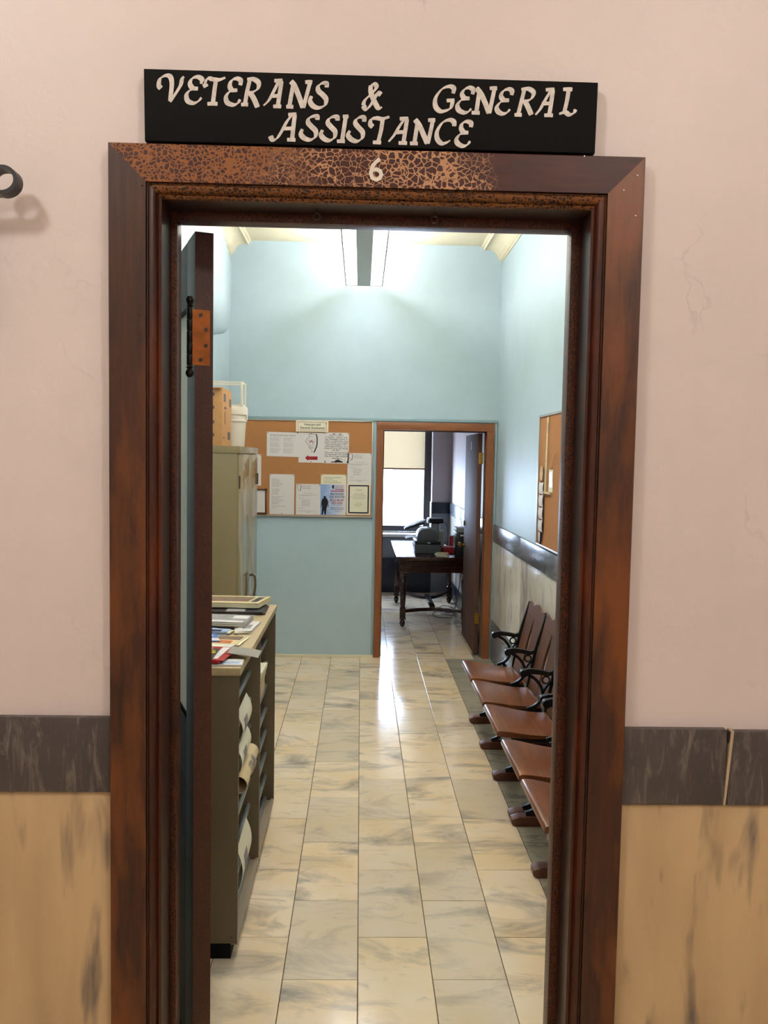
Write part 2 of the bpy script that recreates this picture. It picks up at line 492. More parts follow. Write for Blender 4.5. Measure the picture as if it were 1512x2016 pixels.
M['shade'] = translucent('cream_roller_fabric', 'b0a490', .5)
M['sleeve'] = translucent('clear_plastic_sleeve', 'b5b0a8', .3)

# ------------------------------------------------------------------ setting: corridor side
XL, XR, YB, ZC = -1.165, 1.21, 5.68, 3.65        # room: left wall, right wall, back wall, ceiling
OL, OR, OT = -.41, .464, 2.296                   # clear opening of the front door
wf = MB()
wf.box(-4, OL - .02, 0, .08, 0, 4.1); wf.box(OR + .02, 4, 0, .08, 0, 4.1); wf.box(OL - .02, OR + .02, 0, .08, OT + .02, 4.1)
wall_front = struct(wf.build('wall_front', M['pink']), 'pinkish plaster corridor wall around the doorway')
def slab(name, mat, x0, x1, y0, z0, z1, parent=wall_front, bev=.003):
    return MB().box(x0, x1, y0, .0, z0, z1).build(name, mat, parent, bevel=bev)
slab('dado_band', M['band'], -1.75, -.508, -.02, 1.072, 1.231)
slab('dado_band', M['band'], .556, .789, -.02, 1.053, 1.217)
slab('dado_band', M['band'], .795, 1.75, -.02, 1.052, 1.213)
j = MB().hexa([(.786, -.0215, 1.054), (.791, -.0215, 1.054), (.791, 0, 1.054), (.786, 0, 1.054), (.797, -.0215, 1.215), (.803, -.0215, 1.215), (.803, 0, 1.215), (.797, 0, 1.215)])
j.build('joint', M['caulk'], wall_front)
slab('dado_panel', M['tan'], -1.75, -.508, -.012, .2, 1.07)
slab('dado_panel', M['tan'], .556, 1.75, -.012, .2, 1.05)
slab('dado_base', M['band'], -1.75, -.508, -.024, 0, .2)
slab('dado_base', M['band'], .556, 1.75, -.024, 0, .2)
# the rest of the corridor (behind the camera): closes the space and bounces the lamps' light
struct(MB().box(-4, 4, -4.3, 0, -.1, 0).build('floor_corridor', M['hallfloor']), 'corridor floor of pale marble')
struct(MB().box(-4, 4, -4.3, 0, 4.1, 4.2).build('ceiling_corridor', M['cream']), 'corridor ceiling')
struct(MB().box(-4, 4, -4.4, -4.3, 0, 4.1).build('wall_corridor_far', M['pink']), 'corridor wall opposite the doorway')
struct(MB().box(-4.1, -4, -4.3, .08, 0, 4.1).build('wall_corridor_left', M['pink']), 'corridor end wall on the left')
struct(MB().box(4, 4.1, -4.3, .08, 0, 4.1).build('wall_corridor_right', M['pink']), 'corridor end wall on the right')
def globe(x, y, where):
    g = thing('ceiling_lamp', 'opal globe lamp on a short stem under the corridor ceiling, ' + where, 'lamp', (x, y, 4.1), 'corridor globe lamps')
    MB().lathe([(.06, 4.1), (.06, 4.08), (.012, 4.07), (.012, 3.86), (.05, 3.85), (.05, 3.82)], x, y).build('stem', M['bronze'], g, smooth=True)
    MB().ball((x, y, 3.67), .17, 20).build('globe', M['globe'], g, smooth=True)
globe(-1.5, -1.9, 'left of the doorway')
globe(1.5, -2.6, 'right of the doorway')

# ------------------------------------------------------------------ front door frame
trim = thing('trim_1', 'dark crackled wooden door frame with a white number six', 'door frame', (0, 0, 0), kind='structure')
PROF = [(0, 0), (0, .010), (.004, .0135), (.008, .0115), (.010, .018), (.015, .0245), (.021, .026), (.0245, .0215), (.0265, .022), (.0275, .030), (.099, .032), (.101, .030), (.101, 0)]
def casing(name, mat, sub, side):
    """mitred moulding; sub = slice of the profile"""
    m = MB(); pr = [PROF[i] for i in sub]
    pr = [(pr[0][0], 0)] + pr + [(pr[-1][0], 0)] if pr[0][1] or pr[-1][1] else pr
    q = []
    for p in pr:
        if not q or p != q[-1]: q.append(p)
    pr = q
    rows = []
    for u, v in pr:
        if side == 'head': rows.append(((OL - u, -v, OT + u), (OR + u, -v, OT + u)))
        elif side == 'left': rows.append(((OL - u, -v, 0), (OL - u, -v, OT + u)))
        else: rows.append(((OR + u, -v, 0), (OR + u, -v, OT + u)))
    A = [m.bm.verts.new(r[0]) for r in rows]; B = [m.bm.verts.new(r[1]) for r in rows]
    n = len(rows)
    for i in range(n):
        k = (i + 1) % n
        m.bm.faces.new((A[i], A[k], B[k], B[i]))
    m.bm.faces.new(A[::-1]); m.bm.faces.new(B)
    return m.build(name, mat, trim, smooth=True)
flat = [9, 10, 11, 12]; mould = [0, 1, 2, 3, 4, 5, 6, 7, 8]
for side, mf, mm in (('left', M['casing'], M['mould_v']), ('right', M['casing'], M['mould_v']), ('head', M['casing_h'], M['mould_h'])):
    casing('casing', mf, flat, side); casing('moulding', mm, mould, side)
def bx(name, mat, parent, *a, bevel=0):
    return MB().box(*a).build(name, mat, parent, bevel=bevel)
bx('jamb', M['jamb'], trim, OL - .02, OL, 0, .16, 0, OT + .02)
bx('jamb', M['jamb'], trim, OR, OR + .02, 0, .16, 0, OT + .02)
bx('jamb_head', M['jamb'], trim, OL, OR, 0, .16, OT, OT + .02)
bx('stop', M['stop'], trim, OL, OL + .014, .07, .112, 0, OT, bevel=.002)
bx('stop', M['stop'], trim, OR - .02, OR, .07, .112, 0, OT, bevel=.002)
bx('stop_head', M['stop'], trim, OL + .014, OR - .02, .07, .112, OT - .02, OT, bevel=.002)
m = MB(); text_on_y(m, '6', .021, 2.335, .066, -.0325, bold=.012)
tag(m.build('house_number', M['white'], trim), 'white painted numeral 6')
for x in (-.1, .146):
    m = MB(); m.tube([(x, .035 + 0, OT), (x, .035, OT - .008)], .0022, 6)
    m.tube([(x + .007 * math.sin(a), .035, OT - .015 + .007 * math.cos(a)) for a in [2 * PI * k / 14 for k in range(14)]], .002, 6, closed=True)
    m.build('screw_eye', M['screw'], trim, smooth=True)
for x, z in ((-.45, 2.06), (-.437, 2.06), (-.49, 2.03), (-.417, 2.01), (.522, 2.33), (.549, 2.36), (.548, 2.28), (.44, 2.395), (-.444, 2.315)):
    MB().tube([(x, -.0305 if abs(x) > .43 else -.025, z), (x, -.0335, z)], .0016, 6).build('nail_head', M['screw'] if x < .4 else M['white'], trim)

# sign over the door
sg = thing('sign_board', 'long black painted board lettered VETERANS & GENERAL ASSISTANCE resting on the door frame', 'sign', (.012, -.012, 2.403))
MB().hexa([(-.440, -.026, 2.4035), (.463, -.026, 2.4035), (.463, -.001, 2.4035), (-.440, -.001, 2.4035), (-.442, -.026, 2.5425), (.465, -.026, 2.5425), (.465, -.001, 2.5425), (-.442, -.001, 2.5425)]).build('board', M['black'], sg, bevel=.0015)
LETTERS = [
('V',[[(-4077,1053),(-4120,1111),(-4090,1240),(-3977,1302),(-3892,1275),(-3864,1157),(-3879,978),(-3897,808)],[(-3897,796),(-3794,951),(-3694,1117),(-3663,1237),(-3627,1292)]]),
('E',[[(-3276,1160),(-3273,1249),(-3359,1294),(-3459,1261),(-3505,1168),(-3459,1080),(-3346,1068)],[(-3358,1071),(-3489,1043),(-3571,948),(-3553,829),(-3443,785),(-3345,823),(-3278,897)]]),
('T',[[(-3184,1103),(-3215,1176),(-3154,1267),(-3048,1256),(-2925,1253),(-2810,1298)],[(-2993,1251),(-3022,1048),(-3052,793)],[(-3162,778),(-3061,784),(-2960,784)]]),
('E',[[(-2515,1158),(-2507,1251),(-2590,1284),(-2681,1246),(-2720,1146),(-2680,1064),(-2570,1061)],[(-2582,1061),(-2710,1036),(-2792,929),(-2767,816),(-2654,775),(-2565,807),(-2514,883)]]),
('R',[[(-2320,1283),(-2374,1052),(-2418,796)],[(-2495,785),(-2418,790),(-2354,789)],[(-2376,1272),(-2253,1282),(-2152,1216),(-2166,1103),(-2267,1031),(-2349,1014)],[(-2312,1015),(-2235,891),(-2166,738)]]),
('A',[[(-2050,777),(-1944,885),(-1853,1052),(-1748,1264)],[(-1840,1264),(-1763,1269),(-1677,1278)],[(-1696,1265),(-1730,1026),(-1765,779)],[(-1857,765),(-1774,770),(-1697,769)],[(-1889,964),(-1806,970),(-1736,978)]]),
('N',[[(-1512,1265),(-1440,1183),(-1355,992),(-1263,755)],[(-1462,1207),(-1500,1002),(-1537,777)],[(-1599,769),(-1528,771),(-1457,770)],[(-1134,1237),(-1192,1011),(-1257,755)],[(-1226,1253),(-1149,1258),(-1088,1248)]]),
('S',[[(-801,1166),(-805,1241),(-888,1244),(-964,1183),(-960,1093),(-876,1021),(-807,933),(-836,818),(-959,766),(-1073,805),(-1124,894),(-1097,990)]]),
('&',[[(286,1054),(224,1091),(175,1011),(76,840),(-4,769),(-66,836),(-27,946),(123,1098),(192,1199),(150,1256),(80,1225),(82,1107),(156,922),(239,796),(310,817)]]),
('G',[[(1729,1122),(1742,1220),(1653,1258),(1502,1198),(1382,1026),(1382,863),(1473,773),(1584,782),(1687,841),(1726,974)],[(1602,980),(1675,985),(1760,990)]]),
('E',[[(2119,1118),(2130,1207),(2049,1245),(1955,1205),(1910,1118),(1956,1042),(2064,1036)],[(2054,1036),(1912,1007),(1826,909),(1847,805),(1950,756),(2038,774),(2100,837)]]),
('N',[[(2192,1243),(2290,1129),(2380,953),(2462,755)],[(2257,1183),(2230,973),(2204,763)],[(2109,757),(2188,759),(2274,759)],[(2558,1235),(2516,1012),(2468,755)],[(2462,1241),(2542,1247),(2611,1246)]]),
('E',[[(2904,1125),(2912,1202),(2844,1240),(2743,1203),(2695,1110),(2741,1031),(2859,1022)],[(2850,1022),(2710,996),(2618,889),(2642,797),(2729,756),(2818,781),(2880,847)]]),
('R',[[(3162,1246),(3105,998),(3048,750)],[(2975,739),(3048,744),(3122,743)],[(3098,1238),(3241,1255),(3345,1187),(3316,1082),(3232,1024),(3137,1006)],[(3185,1001),(3252,879),(3313,748)]]),
('A',[[(3399,754),(3492,871),(3582,1043),(3704,1247)],[(3592,1247),(3688,1256),(3767,1261)],[(3736,1248),(3711,1016),(3677,756)],[(3575,746),(3664,752),(3751,751)],[(3521,973),(3616,979),(3705,985)]]),
('L',[[(4054,1266),(4029,1056),(3976,813)],[(3943,1266),(4038,1272),(4128,1271)],[(3878,783),(3989,817),(4086,776),(4174,813),(4204,882)]]),
('A',[[(-1907,193),(-1866,122),(-1783,145),(-1692,277),(-1587,475),(-1480,614)],[(-1557,614),(-1480,623),(-1394,631)],[(-1425,621),(-1453,374),(-1475,139)],[(-1574,127),(-1491,129),(-1407,129)],[(-1637,339),(-1554,344),(-1465,350)]]),
('S',[[(-977,532),(-984,598),(-1064,598),(-1144,554),(-1158,473),(-1093,399),(-1006,311),(-1020,196),(-1121,139),(-1238,172),(-1301,249),(-1271,343)]]),
('S',[[(-576,528),(-584,597),(-664,601),(-743,556),(-764,478),(-701,401),(-620,313),(-634,198),(-729,138),(-837,168),(-900,248),(-870,339)]]),
('I',[[(-408,614),(-445,372),(-478,136)],[(-470,609),(-411,614),(-356,618)],[(-580,124),(-494,130),(-419,129)]]),
('S',[[(-42,522),(-49,600),(-124,607),(-200,557),(-214,484),(-151,404),(-70,316),(-80,201),(-178,138),(-290,169),(-359,251),(-324,339)]]),
('T',[[(134,427),(82,481),(103,571),(194,598),(321,589),(462,633)],[(330,593),(299,364),(243,131)],[(139,122),(224,125),(306,124)]]),
('A',[[(455,146),(564,279),(656,436),(764,599)],[(669,599),(763,605),(842,610)],[(817,600),(784,362),(750,130)],[(655,124),(741,126),(826,126)],[(588,326),(683,335),(768,340)]]),
('N',[[(976,593),(1067,478),(1153,301),(1236,128)],[(1028,532),(1000,337),(972,136)],[(884,124),(963,126),(1042,126)],[(1334,584),(1291,361),(1242,128)],[(1239,585),(1318,590),(1382,589)]]),
('C',[[(1765,485),(1757,568),(1667,606),(1529,547),(1428,380),(1431,229),(1519,142),(1623,163),(1692,208)]]),
('E',[[(2103,476),(2101,556),(2017,585),(1932,546),(1906,455),(1959,376),(2054,367)],[(2038,366),(1899,338),(1819,236),(1846,148),(1949,101),(2038,131),(2093,201)]])
]
def brush(m, pts, y0, y1, wmax):
    """flat-brush stroke: broad on the down strokes, thin on the up strokes"""
    p = smooth_line(pts, 6); n = len(p); w = []
    for i in range(n):
        a = p[max(0, i - 1)]; b = p[min(n - 1, i + 1)]
        ang = math.atan2(b[1] - a[1], b[0] - a[0])
        w.append(wmax * (.24 + .76 * abs(math.sin(ang - math.radians(38)))))
    w[0] *= .8; w[-1] *= .8
    m.strap(p, w, 'y', y0, y1)
for ch, strokes in LETTERS:
    m = MB()
    if ch == '&': strokes = [strokes[0][:6], strokes[0][5:11], strokes[0][10:]]
    for k, st in enumerate(strokes):
        brush(m, [(a / 1e4, 2.40 + b / 1e4) for a, b in st], -.0268 - .0002 * k, -.0262, .0106)
    m.build('letter', M['silver'], sg)

# ------------------------------------------------------------------ front door leaf, opened into the room
A_ = math.radians(21)
dt = Vector((-math.sin(A_), math.cos(A_), 0)); de = Vector((math.cos(A_), math.sin(A_), 0)); D0 = Vector((-.379, .172, 0))
def DP(t, e, z): return D0 + dt * t + de * e + Vector((0, 0, z))
d1 = thing('door_1', 'dark varnished half-glass door swung open into the room on the left', 'door', (-.379, .172, 0), kind='structure')
def dbox(name, mat, t0, t1, e0, e1, z0, z1, parent=d1, bevel=.002):
    return MB().hexa([DP(t0, e0, z0), DP(t1, e0, z0), DP(t1, e1, z0), DP(t0, e1, z0), DP(t0, e0, z1), DP(t1, e0, z1), DP(t1, e1, z1), DP(t0, e1, z1)]).build(name, mat, parent, bevel=bevel)
TH = .042
dbox('stile', M['door'], .0006, .10, 0, TH, .008, 2.281)
dbox('stile', M['door'], .755, .855, 0, TH, .008, 2.281)
dbox('edge_face', M['dooredge'], -.0006, .0006, .0005, TH - .0005, .0085, 2.2805, bevel=0)
dbox('top_rail', M['door'], .1002, .7548, .001, TH - .001, 2.13, 2.281)
dbox('lock_rail', M['door'], .1002, .7548, .001, TH - .001, .98, 1.13)
dbox('bottom_rail', M['door'], .1002, .7548, .001, TH - .001, .008, .25)
dbox('glass_pane', M['frost'], .1002, .7548, .016, .022, 1.13, 2.13, bevel=0)
dbox('lower_panel', M['door'], .1002, .7548, .012, .030, .25, .98)
for z in (1.118, .96, .26): dbox('bead', M['door'], .1002, .7548, .004, .014, z, z + .012)
def hinge(zc):
    h = dbox('hinge', M['copper'], -.0022, -.0006, -.006, .034, zc - .062, zc + .062, bevel=0)
    for e, z in ((.013, .050), (.0245, .018), (.0245, -.018), (.013, -.050)):
        c = DP(-.0022, e, zc + z)
        MB().tube([c, c - dt * .0014], .0048, 10).build('screw', M['screw'], h, smooth=True)
        a = c - dt * .0016; q = Vector((.0030, 0, .0030))
        MB().tube([a - q, a + q], .0007, 4).build('screw_slot', M['ink'], h)
    p = DP(-.004, -.012, 0); m = MB()
    for i in range(5):
        z0 = zc - .064 + i * .0258
        m.lathe([(.0058, z0), (.0066, z0 + .001), (.0066, z0 + .024), (.0058, z0 + .025)], p.x, p.y, 12)
    for sg_ in (1, -1):
        m.lathe([(.005, zc + sg_ * .065), (.0085, zc + sg_ * .068), (.005, zc + sg_ * .071), (.0085, zc + sg_ * .077), (.0095, zc + sg_ * .082), (.006, zc + sg_ * .089), (.001, zc + sg_ * .091)], p.x, p.y, 12)
    m.build('knuckle', M['bronze'], h, smooth=True)
hinge(2.046); hinge(.26)

# ------------------------------------------------------------------ setting: the office
wn = MB(); wn.box(XL - .2, OL - .02, .08, .16, 0, ZC); wn.box(OR + .02, XR + .2, .08, .16, 0, ZC); wn.box(OL - .02, OR + .02, .08, .16, OT + .02, ZC)
struct(wn.build('wall_near', M['blue']), 'blue room-side face of the entrance wall')
wl = MB().box(XL - .2, XL, .16, YB, 0, ZC)
secs = []
for y, pr, zb in ((YB, .016, 2.83), (4.55, .12, 2.66), (.16, .12, 2.62)):
    pf = [(XL - .05, zb)] + [(XL - .03 + (pr + .03) * math.sin(a), zb + .30 * (1 - math.cos(a))) for a in [PI / 2 * k / 6 for k in range(7)]] + [(XL + pr, 3.45), (XL - .05, 3.53)]
    secs.append([wl.bm.verts.new((x, y, z)) for x, z in pf])
for a, b in zip(secs, secs[1:]):
    for k in range(len(a)): wl.bm.faces.new((a[k], a[(k + 1) % len(a)], b[(k + 1) % len(a)], b[k]))
wl.bm.faces.new(secs[0][::-1]); wl.bm.faces.new(secs[-1])
struct(wl.build('wall_left', M['blue'], smooth=True), 'pale blue wall on the left with a rounded soffit')
struct(MB().box(XR, XR + .2, 5.74, 9.9, 0, ZC).build('wall_far_right', M['room2']), 'mauve right wall of the far office above its dado')
wall_right = struct(MB().box(XR, XR + .2, .16, 5.74, 0, ZC).build('wall_right', M['blue']), 'pale blue wall on the right above the marble dado')
def rslab(name, mat, x, y0, y1, z0, z1):
    return MB().box(x, XR, y0, y1, z0, z1).build(name, mat, wall_right, bevel=.003)
ys = [.16, .95, 2.0, 3.05, 4.40, 5.68]
for a, b in zip(ys, ys[1:]):
    rslab('dado_band', M['band_room'], XR - .022, a + .002, b - .002, 1.06, 1.214)
    rslab('dado_panel', M['panel'], XR - .012, a + .001, b - .001, .36, 1.059)
    rslab('dado_base', M['band_room'], XR - .02, a + .002, b - .002, 0, .359)
ys = [5.80, 7.0, 8.2, 9.4]
for a, b in zip(ys, ys[1:]):
    rslab('dado_band', M['band_room'], XR - .022, a + .002, b - .002, 1.06, 1.214)
    rslab('dado_panel', M['panel'], XR - .012, a + .001, b - .001, .22, 1.059)
    rslab('dado_base', M['navybase'], XR - .02, a + .002, b - .002, 0, .219)
DL, DR, DT = .195, 1.112, 2.036
wb = MB(); wb.box(XL, DL - .015, YB, YB + .12, 0, ZC); wb.box(DR + .015, XR, YB, YB + .12, 0, ZC); wb.box(DL - .015, DR + .015, YB, YB + .12, DT + .015, ZC)
struct(wb.build('wall_back', M['blue']), 'pale blue partition wall at the back with a doorway')
tr3 = thing('trim_3', 'thin blue painted rail across the back wall above the corkboard', 'trim', (0, YB, 2.11), kind='structure')
bx('rail', M['bluetrim'], tr3, XL, XR, YB - .02, YB, 2.112, 2.137, bevel=.004)
bx('batten', M['bluetrim'], tr3, .112, .134, YB - .010, YB, .025, 2.112, bevel=.002)
bx('batten', M['bluetrim'], tr3, 1.185, 1.205, YB - .010, YB, .025, 2.112, bevel=.002)
bb = MB().box(XL, DL - .062, YB - .008, YB, 0, .022); struct(bb.build('baseboard_back', M['papercream'], bevel=.002), 'thin cream strip along the foot of the blue back wall')
struct(MB().box(-1.8, XR + .2, .08, 9.9, ZC, ZC + .1).build('ceiling', M['cream']), 'cream ceiling of the office')
CR = [(0, 3.515), (.012, 3.515), (.012, 3.528), (.026, 3.533), (.026, 3.541), (.036, 3.546), (.05, 3.575), (.075, 3.604), (.11, 3.618), (.145, 3.618), (.16, 3.612), (.165, 3.618), (.165, 3.630), (.185, 3.636), (.185, 3.65), (0, 3.65)]
cr = thing('trim_4', 'cream coved plaster crown moulding along both side walls', 'moulding', (0, 3, 3.5), kind='structure')
MB().prism([(XL + u, z) for u, z in CR], 'y', .16, YB).build('crown', M['cream'], cr, smooth=True)
MB().prism([(XR - u, z) for u, z in CR], 'y', .16, YB).build('crown', M['cream'], cr, smooth=True)

# marble floor: one slab under separate tiles
floor = struct(MB().box(-1.8, XR + .2, -.02, 9.9, -.12, -.004).build('floor', M['grout']), 'pale marble tile floor running through both rooms')
TW, TL, G = .2571, .5153, .0032
_tm = {}
def tile(x0, x1, y0, y1, grey):
    k = (round(x1 - x0, 3), round(y1 - y0, 3), grey)
    if k not in _tm:
        w, l = (x1 - x0) / 2 - G / 2, (y1 - y0) / 2 - G / 2
        _tm[k] = MB().box(-w, w, -l, l, -.012, 0).build('tile', M['tile_grey' if grey else 'tile'], bevel=.0012, mesh_only=True)
        for p in _tm[k].polygons: p.use_smooth = False
    o = bpy.data.objects.new('tile', _tm[k]); C.objects.link(o)
    o.location = ((x0 + x1) / 2, (y0 + y1) / 2, random.uniform(-.0006, .0004)); o.parent = floor
    return o
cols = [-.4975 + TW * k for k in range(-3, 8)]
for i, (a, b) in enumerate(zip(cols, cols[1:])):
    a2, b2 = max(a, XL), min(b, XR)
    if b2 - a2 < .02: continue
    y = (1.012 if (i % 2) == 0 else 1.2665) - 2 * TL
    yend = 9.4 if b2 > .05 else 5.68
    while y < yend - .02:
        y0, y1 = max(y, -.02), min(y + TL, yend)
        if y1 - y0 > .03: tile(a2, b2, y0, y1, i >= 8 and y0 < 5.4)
        y += TL
struct(MB().box(-1.8, .0165, YB + .12, 9.4, -.012, -.0005).build('floor_office', M['tile']), 'marble floor of the far office beyond the doorway')

# second doorway
t2 = thing('trim_2', 'orange stained wooden frame of the doorway in the back wall', 'door frame', (.65, YB, 0), kind='structure')
for a, b in ((DL - .058, DL), (DR, DR + .066)):
    bx('casing', M['orange'], t2, a, b, YB - .018, YB, 0, DT if False else DT + .0)
m = MB().prism([(DL - .058, DT), (DR + .066, DT), (DR + .066, DT + .07), (DL - .058, DT + .07)], 'y', YB - .018, YB); m.build('casing_head', M['orange_h'], t2, bevel=.002)
bx('jamb', M['orange'], t2, DL - .015, DL, YB, YB + .12, 0, DT)
bx('jamb', M['orange'], t2, DR, DR + .015, YB, YB + .12, 0, DT)
bx('jamb_head', M['orange_h'], t2, DL - .015, DR + .015, YB, YB + .12, DT, DT + .015)
bx('stop', M['door2'], t2, DL, DL + .01, YB + .04, YB + .075, 0, DT)
bx('stop', M['door2'], t2, DR - .01, DR, YB + .04, YB + .075, 0, DT)
bx('stop_head', M['door2'], t2, DL, DR, YB + .04, YB + .075, DT - .01, DT)
d2 = thing('door_2', 'brown slab door with brass hinges standing open into the far office', 'door', (1.08, 5.82, 0), kind='structure')
bx('leaf', M['door2'], d2, 1.056, 1.094, 5.812, 6.70, .012, 2.025, bevel=.002)
for z in (1.80, .34):
    h = bx('hinge', M['brass'], d2, 1.064, 1.094, 5.8105, 5.812, z - .05, z + .05)
    MB().tube([(1.098, 5.808, z - .052), (1.098, 5.808, z + .052)], .006, 8).build('knuckle', M['brass'], h, smooth=True)
    for zz in (-.03, 0, .03): MB().tube([(1.08, 5.8105, z + zz), (1.08, 5.809, z + zz)], .004, 8).build('screw', M['screw'], h)
k = MB().tube([(1.056, 6.63, .93), (1.052, 6.63, .93)], .03, 14).build('knob_rose', M['brass'], d2, smooth=True)
MB().tube([(1.052, 6.63, .93), (1.03, 6.63, .93), (1.024, 6.63, .93), (1.008, 6.63, .93), (1.0, 6.63, .93)], [.011, .011, .024, .028, .018], 14).build('knob', M['brass'], k, smooth=True)
MB().tube([(1.056, 6.645, 1.15), (1.040, 6.645, 1.15)], .024, 14).build('deadbolt', M['brass'], d2, smooth=True)
bx('vent_slot', M['white'], d2, 1.0548, 1.056, 6.28, 6.30, 1.88, 1.96)

# ------------------------------------------------------------------ far office
XW0, XW1 = -.35, .955       # window recess
wfar = MB(); wfar.box(-1.8, XW0, 9.4, 9.9, 0, ZC); wfar.box(XW1, XR, 9.4, 9.9, 0, ZC); wfar.box(XW0, XW1, 9.4, 9.9, 3.1, ZC); wfar.box(XW0, XW1, 9.4, 9.9, 0, .74)
wall_far = struct(wfar.build('wall_far', M['room2']), 'mauve plaster outer wall of the far office beside the window')
for nm, mt, a in (('dado_band', M['navybase'], (XW1, XR - .022, 9.378, 9.4, 1.065, 1.214)), ('dado_panel', M['radiator'], (XW1, XR - .022, 9.386, 9.4, .0, 1.064)),
                  ('dado_return', M['sill'], (XW1 - .012, XW1, 9.378, 9.60, .80, 1.214)), ('apron_panel', M['radiator'], (XW0, XW1, 9.388, 9.4, .46, .74)), ('base_panel', M['navybase'], (XW0, XW1, 9.36, 9.4, .0, .46))):
    bx(nm, mt, wall_far, *a, bevel=.003)
struct(MB().box(-2.0, -1.8, YB + .12, 9.9, 0, ZC).build('wall_far_left', M['room2']), 'left wall of the far office')
struct(MB().box(-1.8, XL, YB, YB + .12, 0, ZC).build('wall_far_near', M['room2']), 'partition stub beside the far office')
w1 = thing('window_1', 'tall bright window with dark frame and cream roller shade in the far office', 'window', (.3, 9.62, .74), kind='structure')
for a in ((XW0, XW0 + .09, 9.60, 9.68, .80, 3.1), (.859, XW1, 9.60, 9.68, .80, 3.1), (XW0 + .09, .859, 9.60, 9.68, .80, .877), (XW0 + .09, .859, 9.60, 9.68, 3.02, 3.1), (XW0 + .09, .859, 9.61, 9.67, 2.40, 2.46)):
    bx('sash_frame', M['darkframe'], w1, *a, bevel=.004)
bx('glass_pane', M['glass'], w1, XW0 + .09, .859, 9.637, 9.642, .877, 2.40)
bx('glass_pane', M['glass'], w1, XW0 + .09, .859, 9.637, 9.642, 2.46, 3.02)
bx('sill', M['sill'], w1, XW0, XW1, 9.34, 9.60, .745, .785, bevel=.006)
bx('sill_rail', M['darkframe'], w1, XW0, XW1, 9.56, 9.60, .785, .80)
sh = MB().box(XW0 + .05, .862, 9.575, 9.577, 1.655, 3.02).build('roller_shade', M['shade'], w1)
MB().tube([(XW0 + .05, 9.576, 1.648), (.862, 9.576, 1.648)], .011, 8).build('hem_bar', M['orange'], sh, smooth=True)
MB().tube([(XW0 + .03, 9.576, 3.04), (.88, 9.576, 3.04)], .025, 10).build('roller', M['sill'], sh, smooth=True)

# ------------------------------------------------------------------ ceiling light
lf = thing('fluorescent_light', 'long suspended fluorescent fixture with two lit troughs and grey spine', 'ceiling light', (0, 2.7, 3.246))
Y0, Y1 = .3, 5.5
bx('spine', M['fixture'], lf, -.055, .060, Y0, Y1 + .004, 3.246, 3.315, bevel=.006)
for a, b in ((-.147, -.057), (.062, .155)):
    bx('diffuser', M['lamp'], lf, a, b, Y0 + .004, Y1 - .004, 3.253, 3.260)
    MB().tube([(a * .5 + b * .5, Y0 + .03, 3.292), (a * .5 + b * .5, Y1 - .02, 3.292)], .013, 12).build('tube', M['tube'], lf, smooth=True)
for x in (-.149, .157):
    bx('edge_strip', M['fixture_edge'], lf, x - .004, x + .004, Y0, Y1, 3.246, 3.268)
for y in (Y0, Y1 - .004):
    bx('end_rim', M['fixture_edge'], lf, -.153, .161, y, y + .004, 3.246, 3.268)
for y in (.7, 2.4, 3.0, 4.9):
    MB().lathe([(.006, 3.315), (.006, 3.635), (.045, 3.638), (.05, 3.646)], 0, y, 12).build('stem', M['fixture'], lf, smooth=True)

# ------------------------------------------------------------------ wall bracket at the photo's left edge
br = thing('scroll_bracket', 'black iron scroll bracket on the pinkish wall left of the door', 'bracket', (-.76, 0, 2.2))
pts = [(-.703 + (.030 - .0065 * k / 12) * math.cos(a), 2.308 + (.027 - .0065 * k / 12) * math.sin(a)) for k, a in [(k, -PI * .62 + PI * 1.62 * k / 16 * 1.12) for k in range(17)]]
sc_ = [(-.86, 2.262), (-.82, 2.272), (-.78, 2.277), (-.74, 2.280)] + pts
MB().strap(smooth_line(sc_, 3), .0075, 'y', -.075, -.045).build('scroll', M['iron'], br, smooth=True)
sc2 = [(p[0], 2 * 2.12 - p[1]) for p in sc_]
bx('back_plate', M['iron'], br, -.90, -.752, -.03, 0, 2.02, 2.245, bevel=.01)
bx('arm', M['iron'], br, -.835, -.815, -.07, -.03, 2.10, 2.27, bevel=.004)

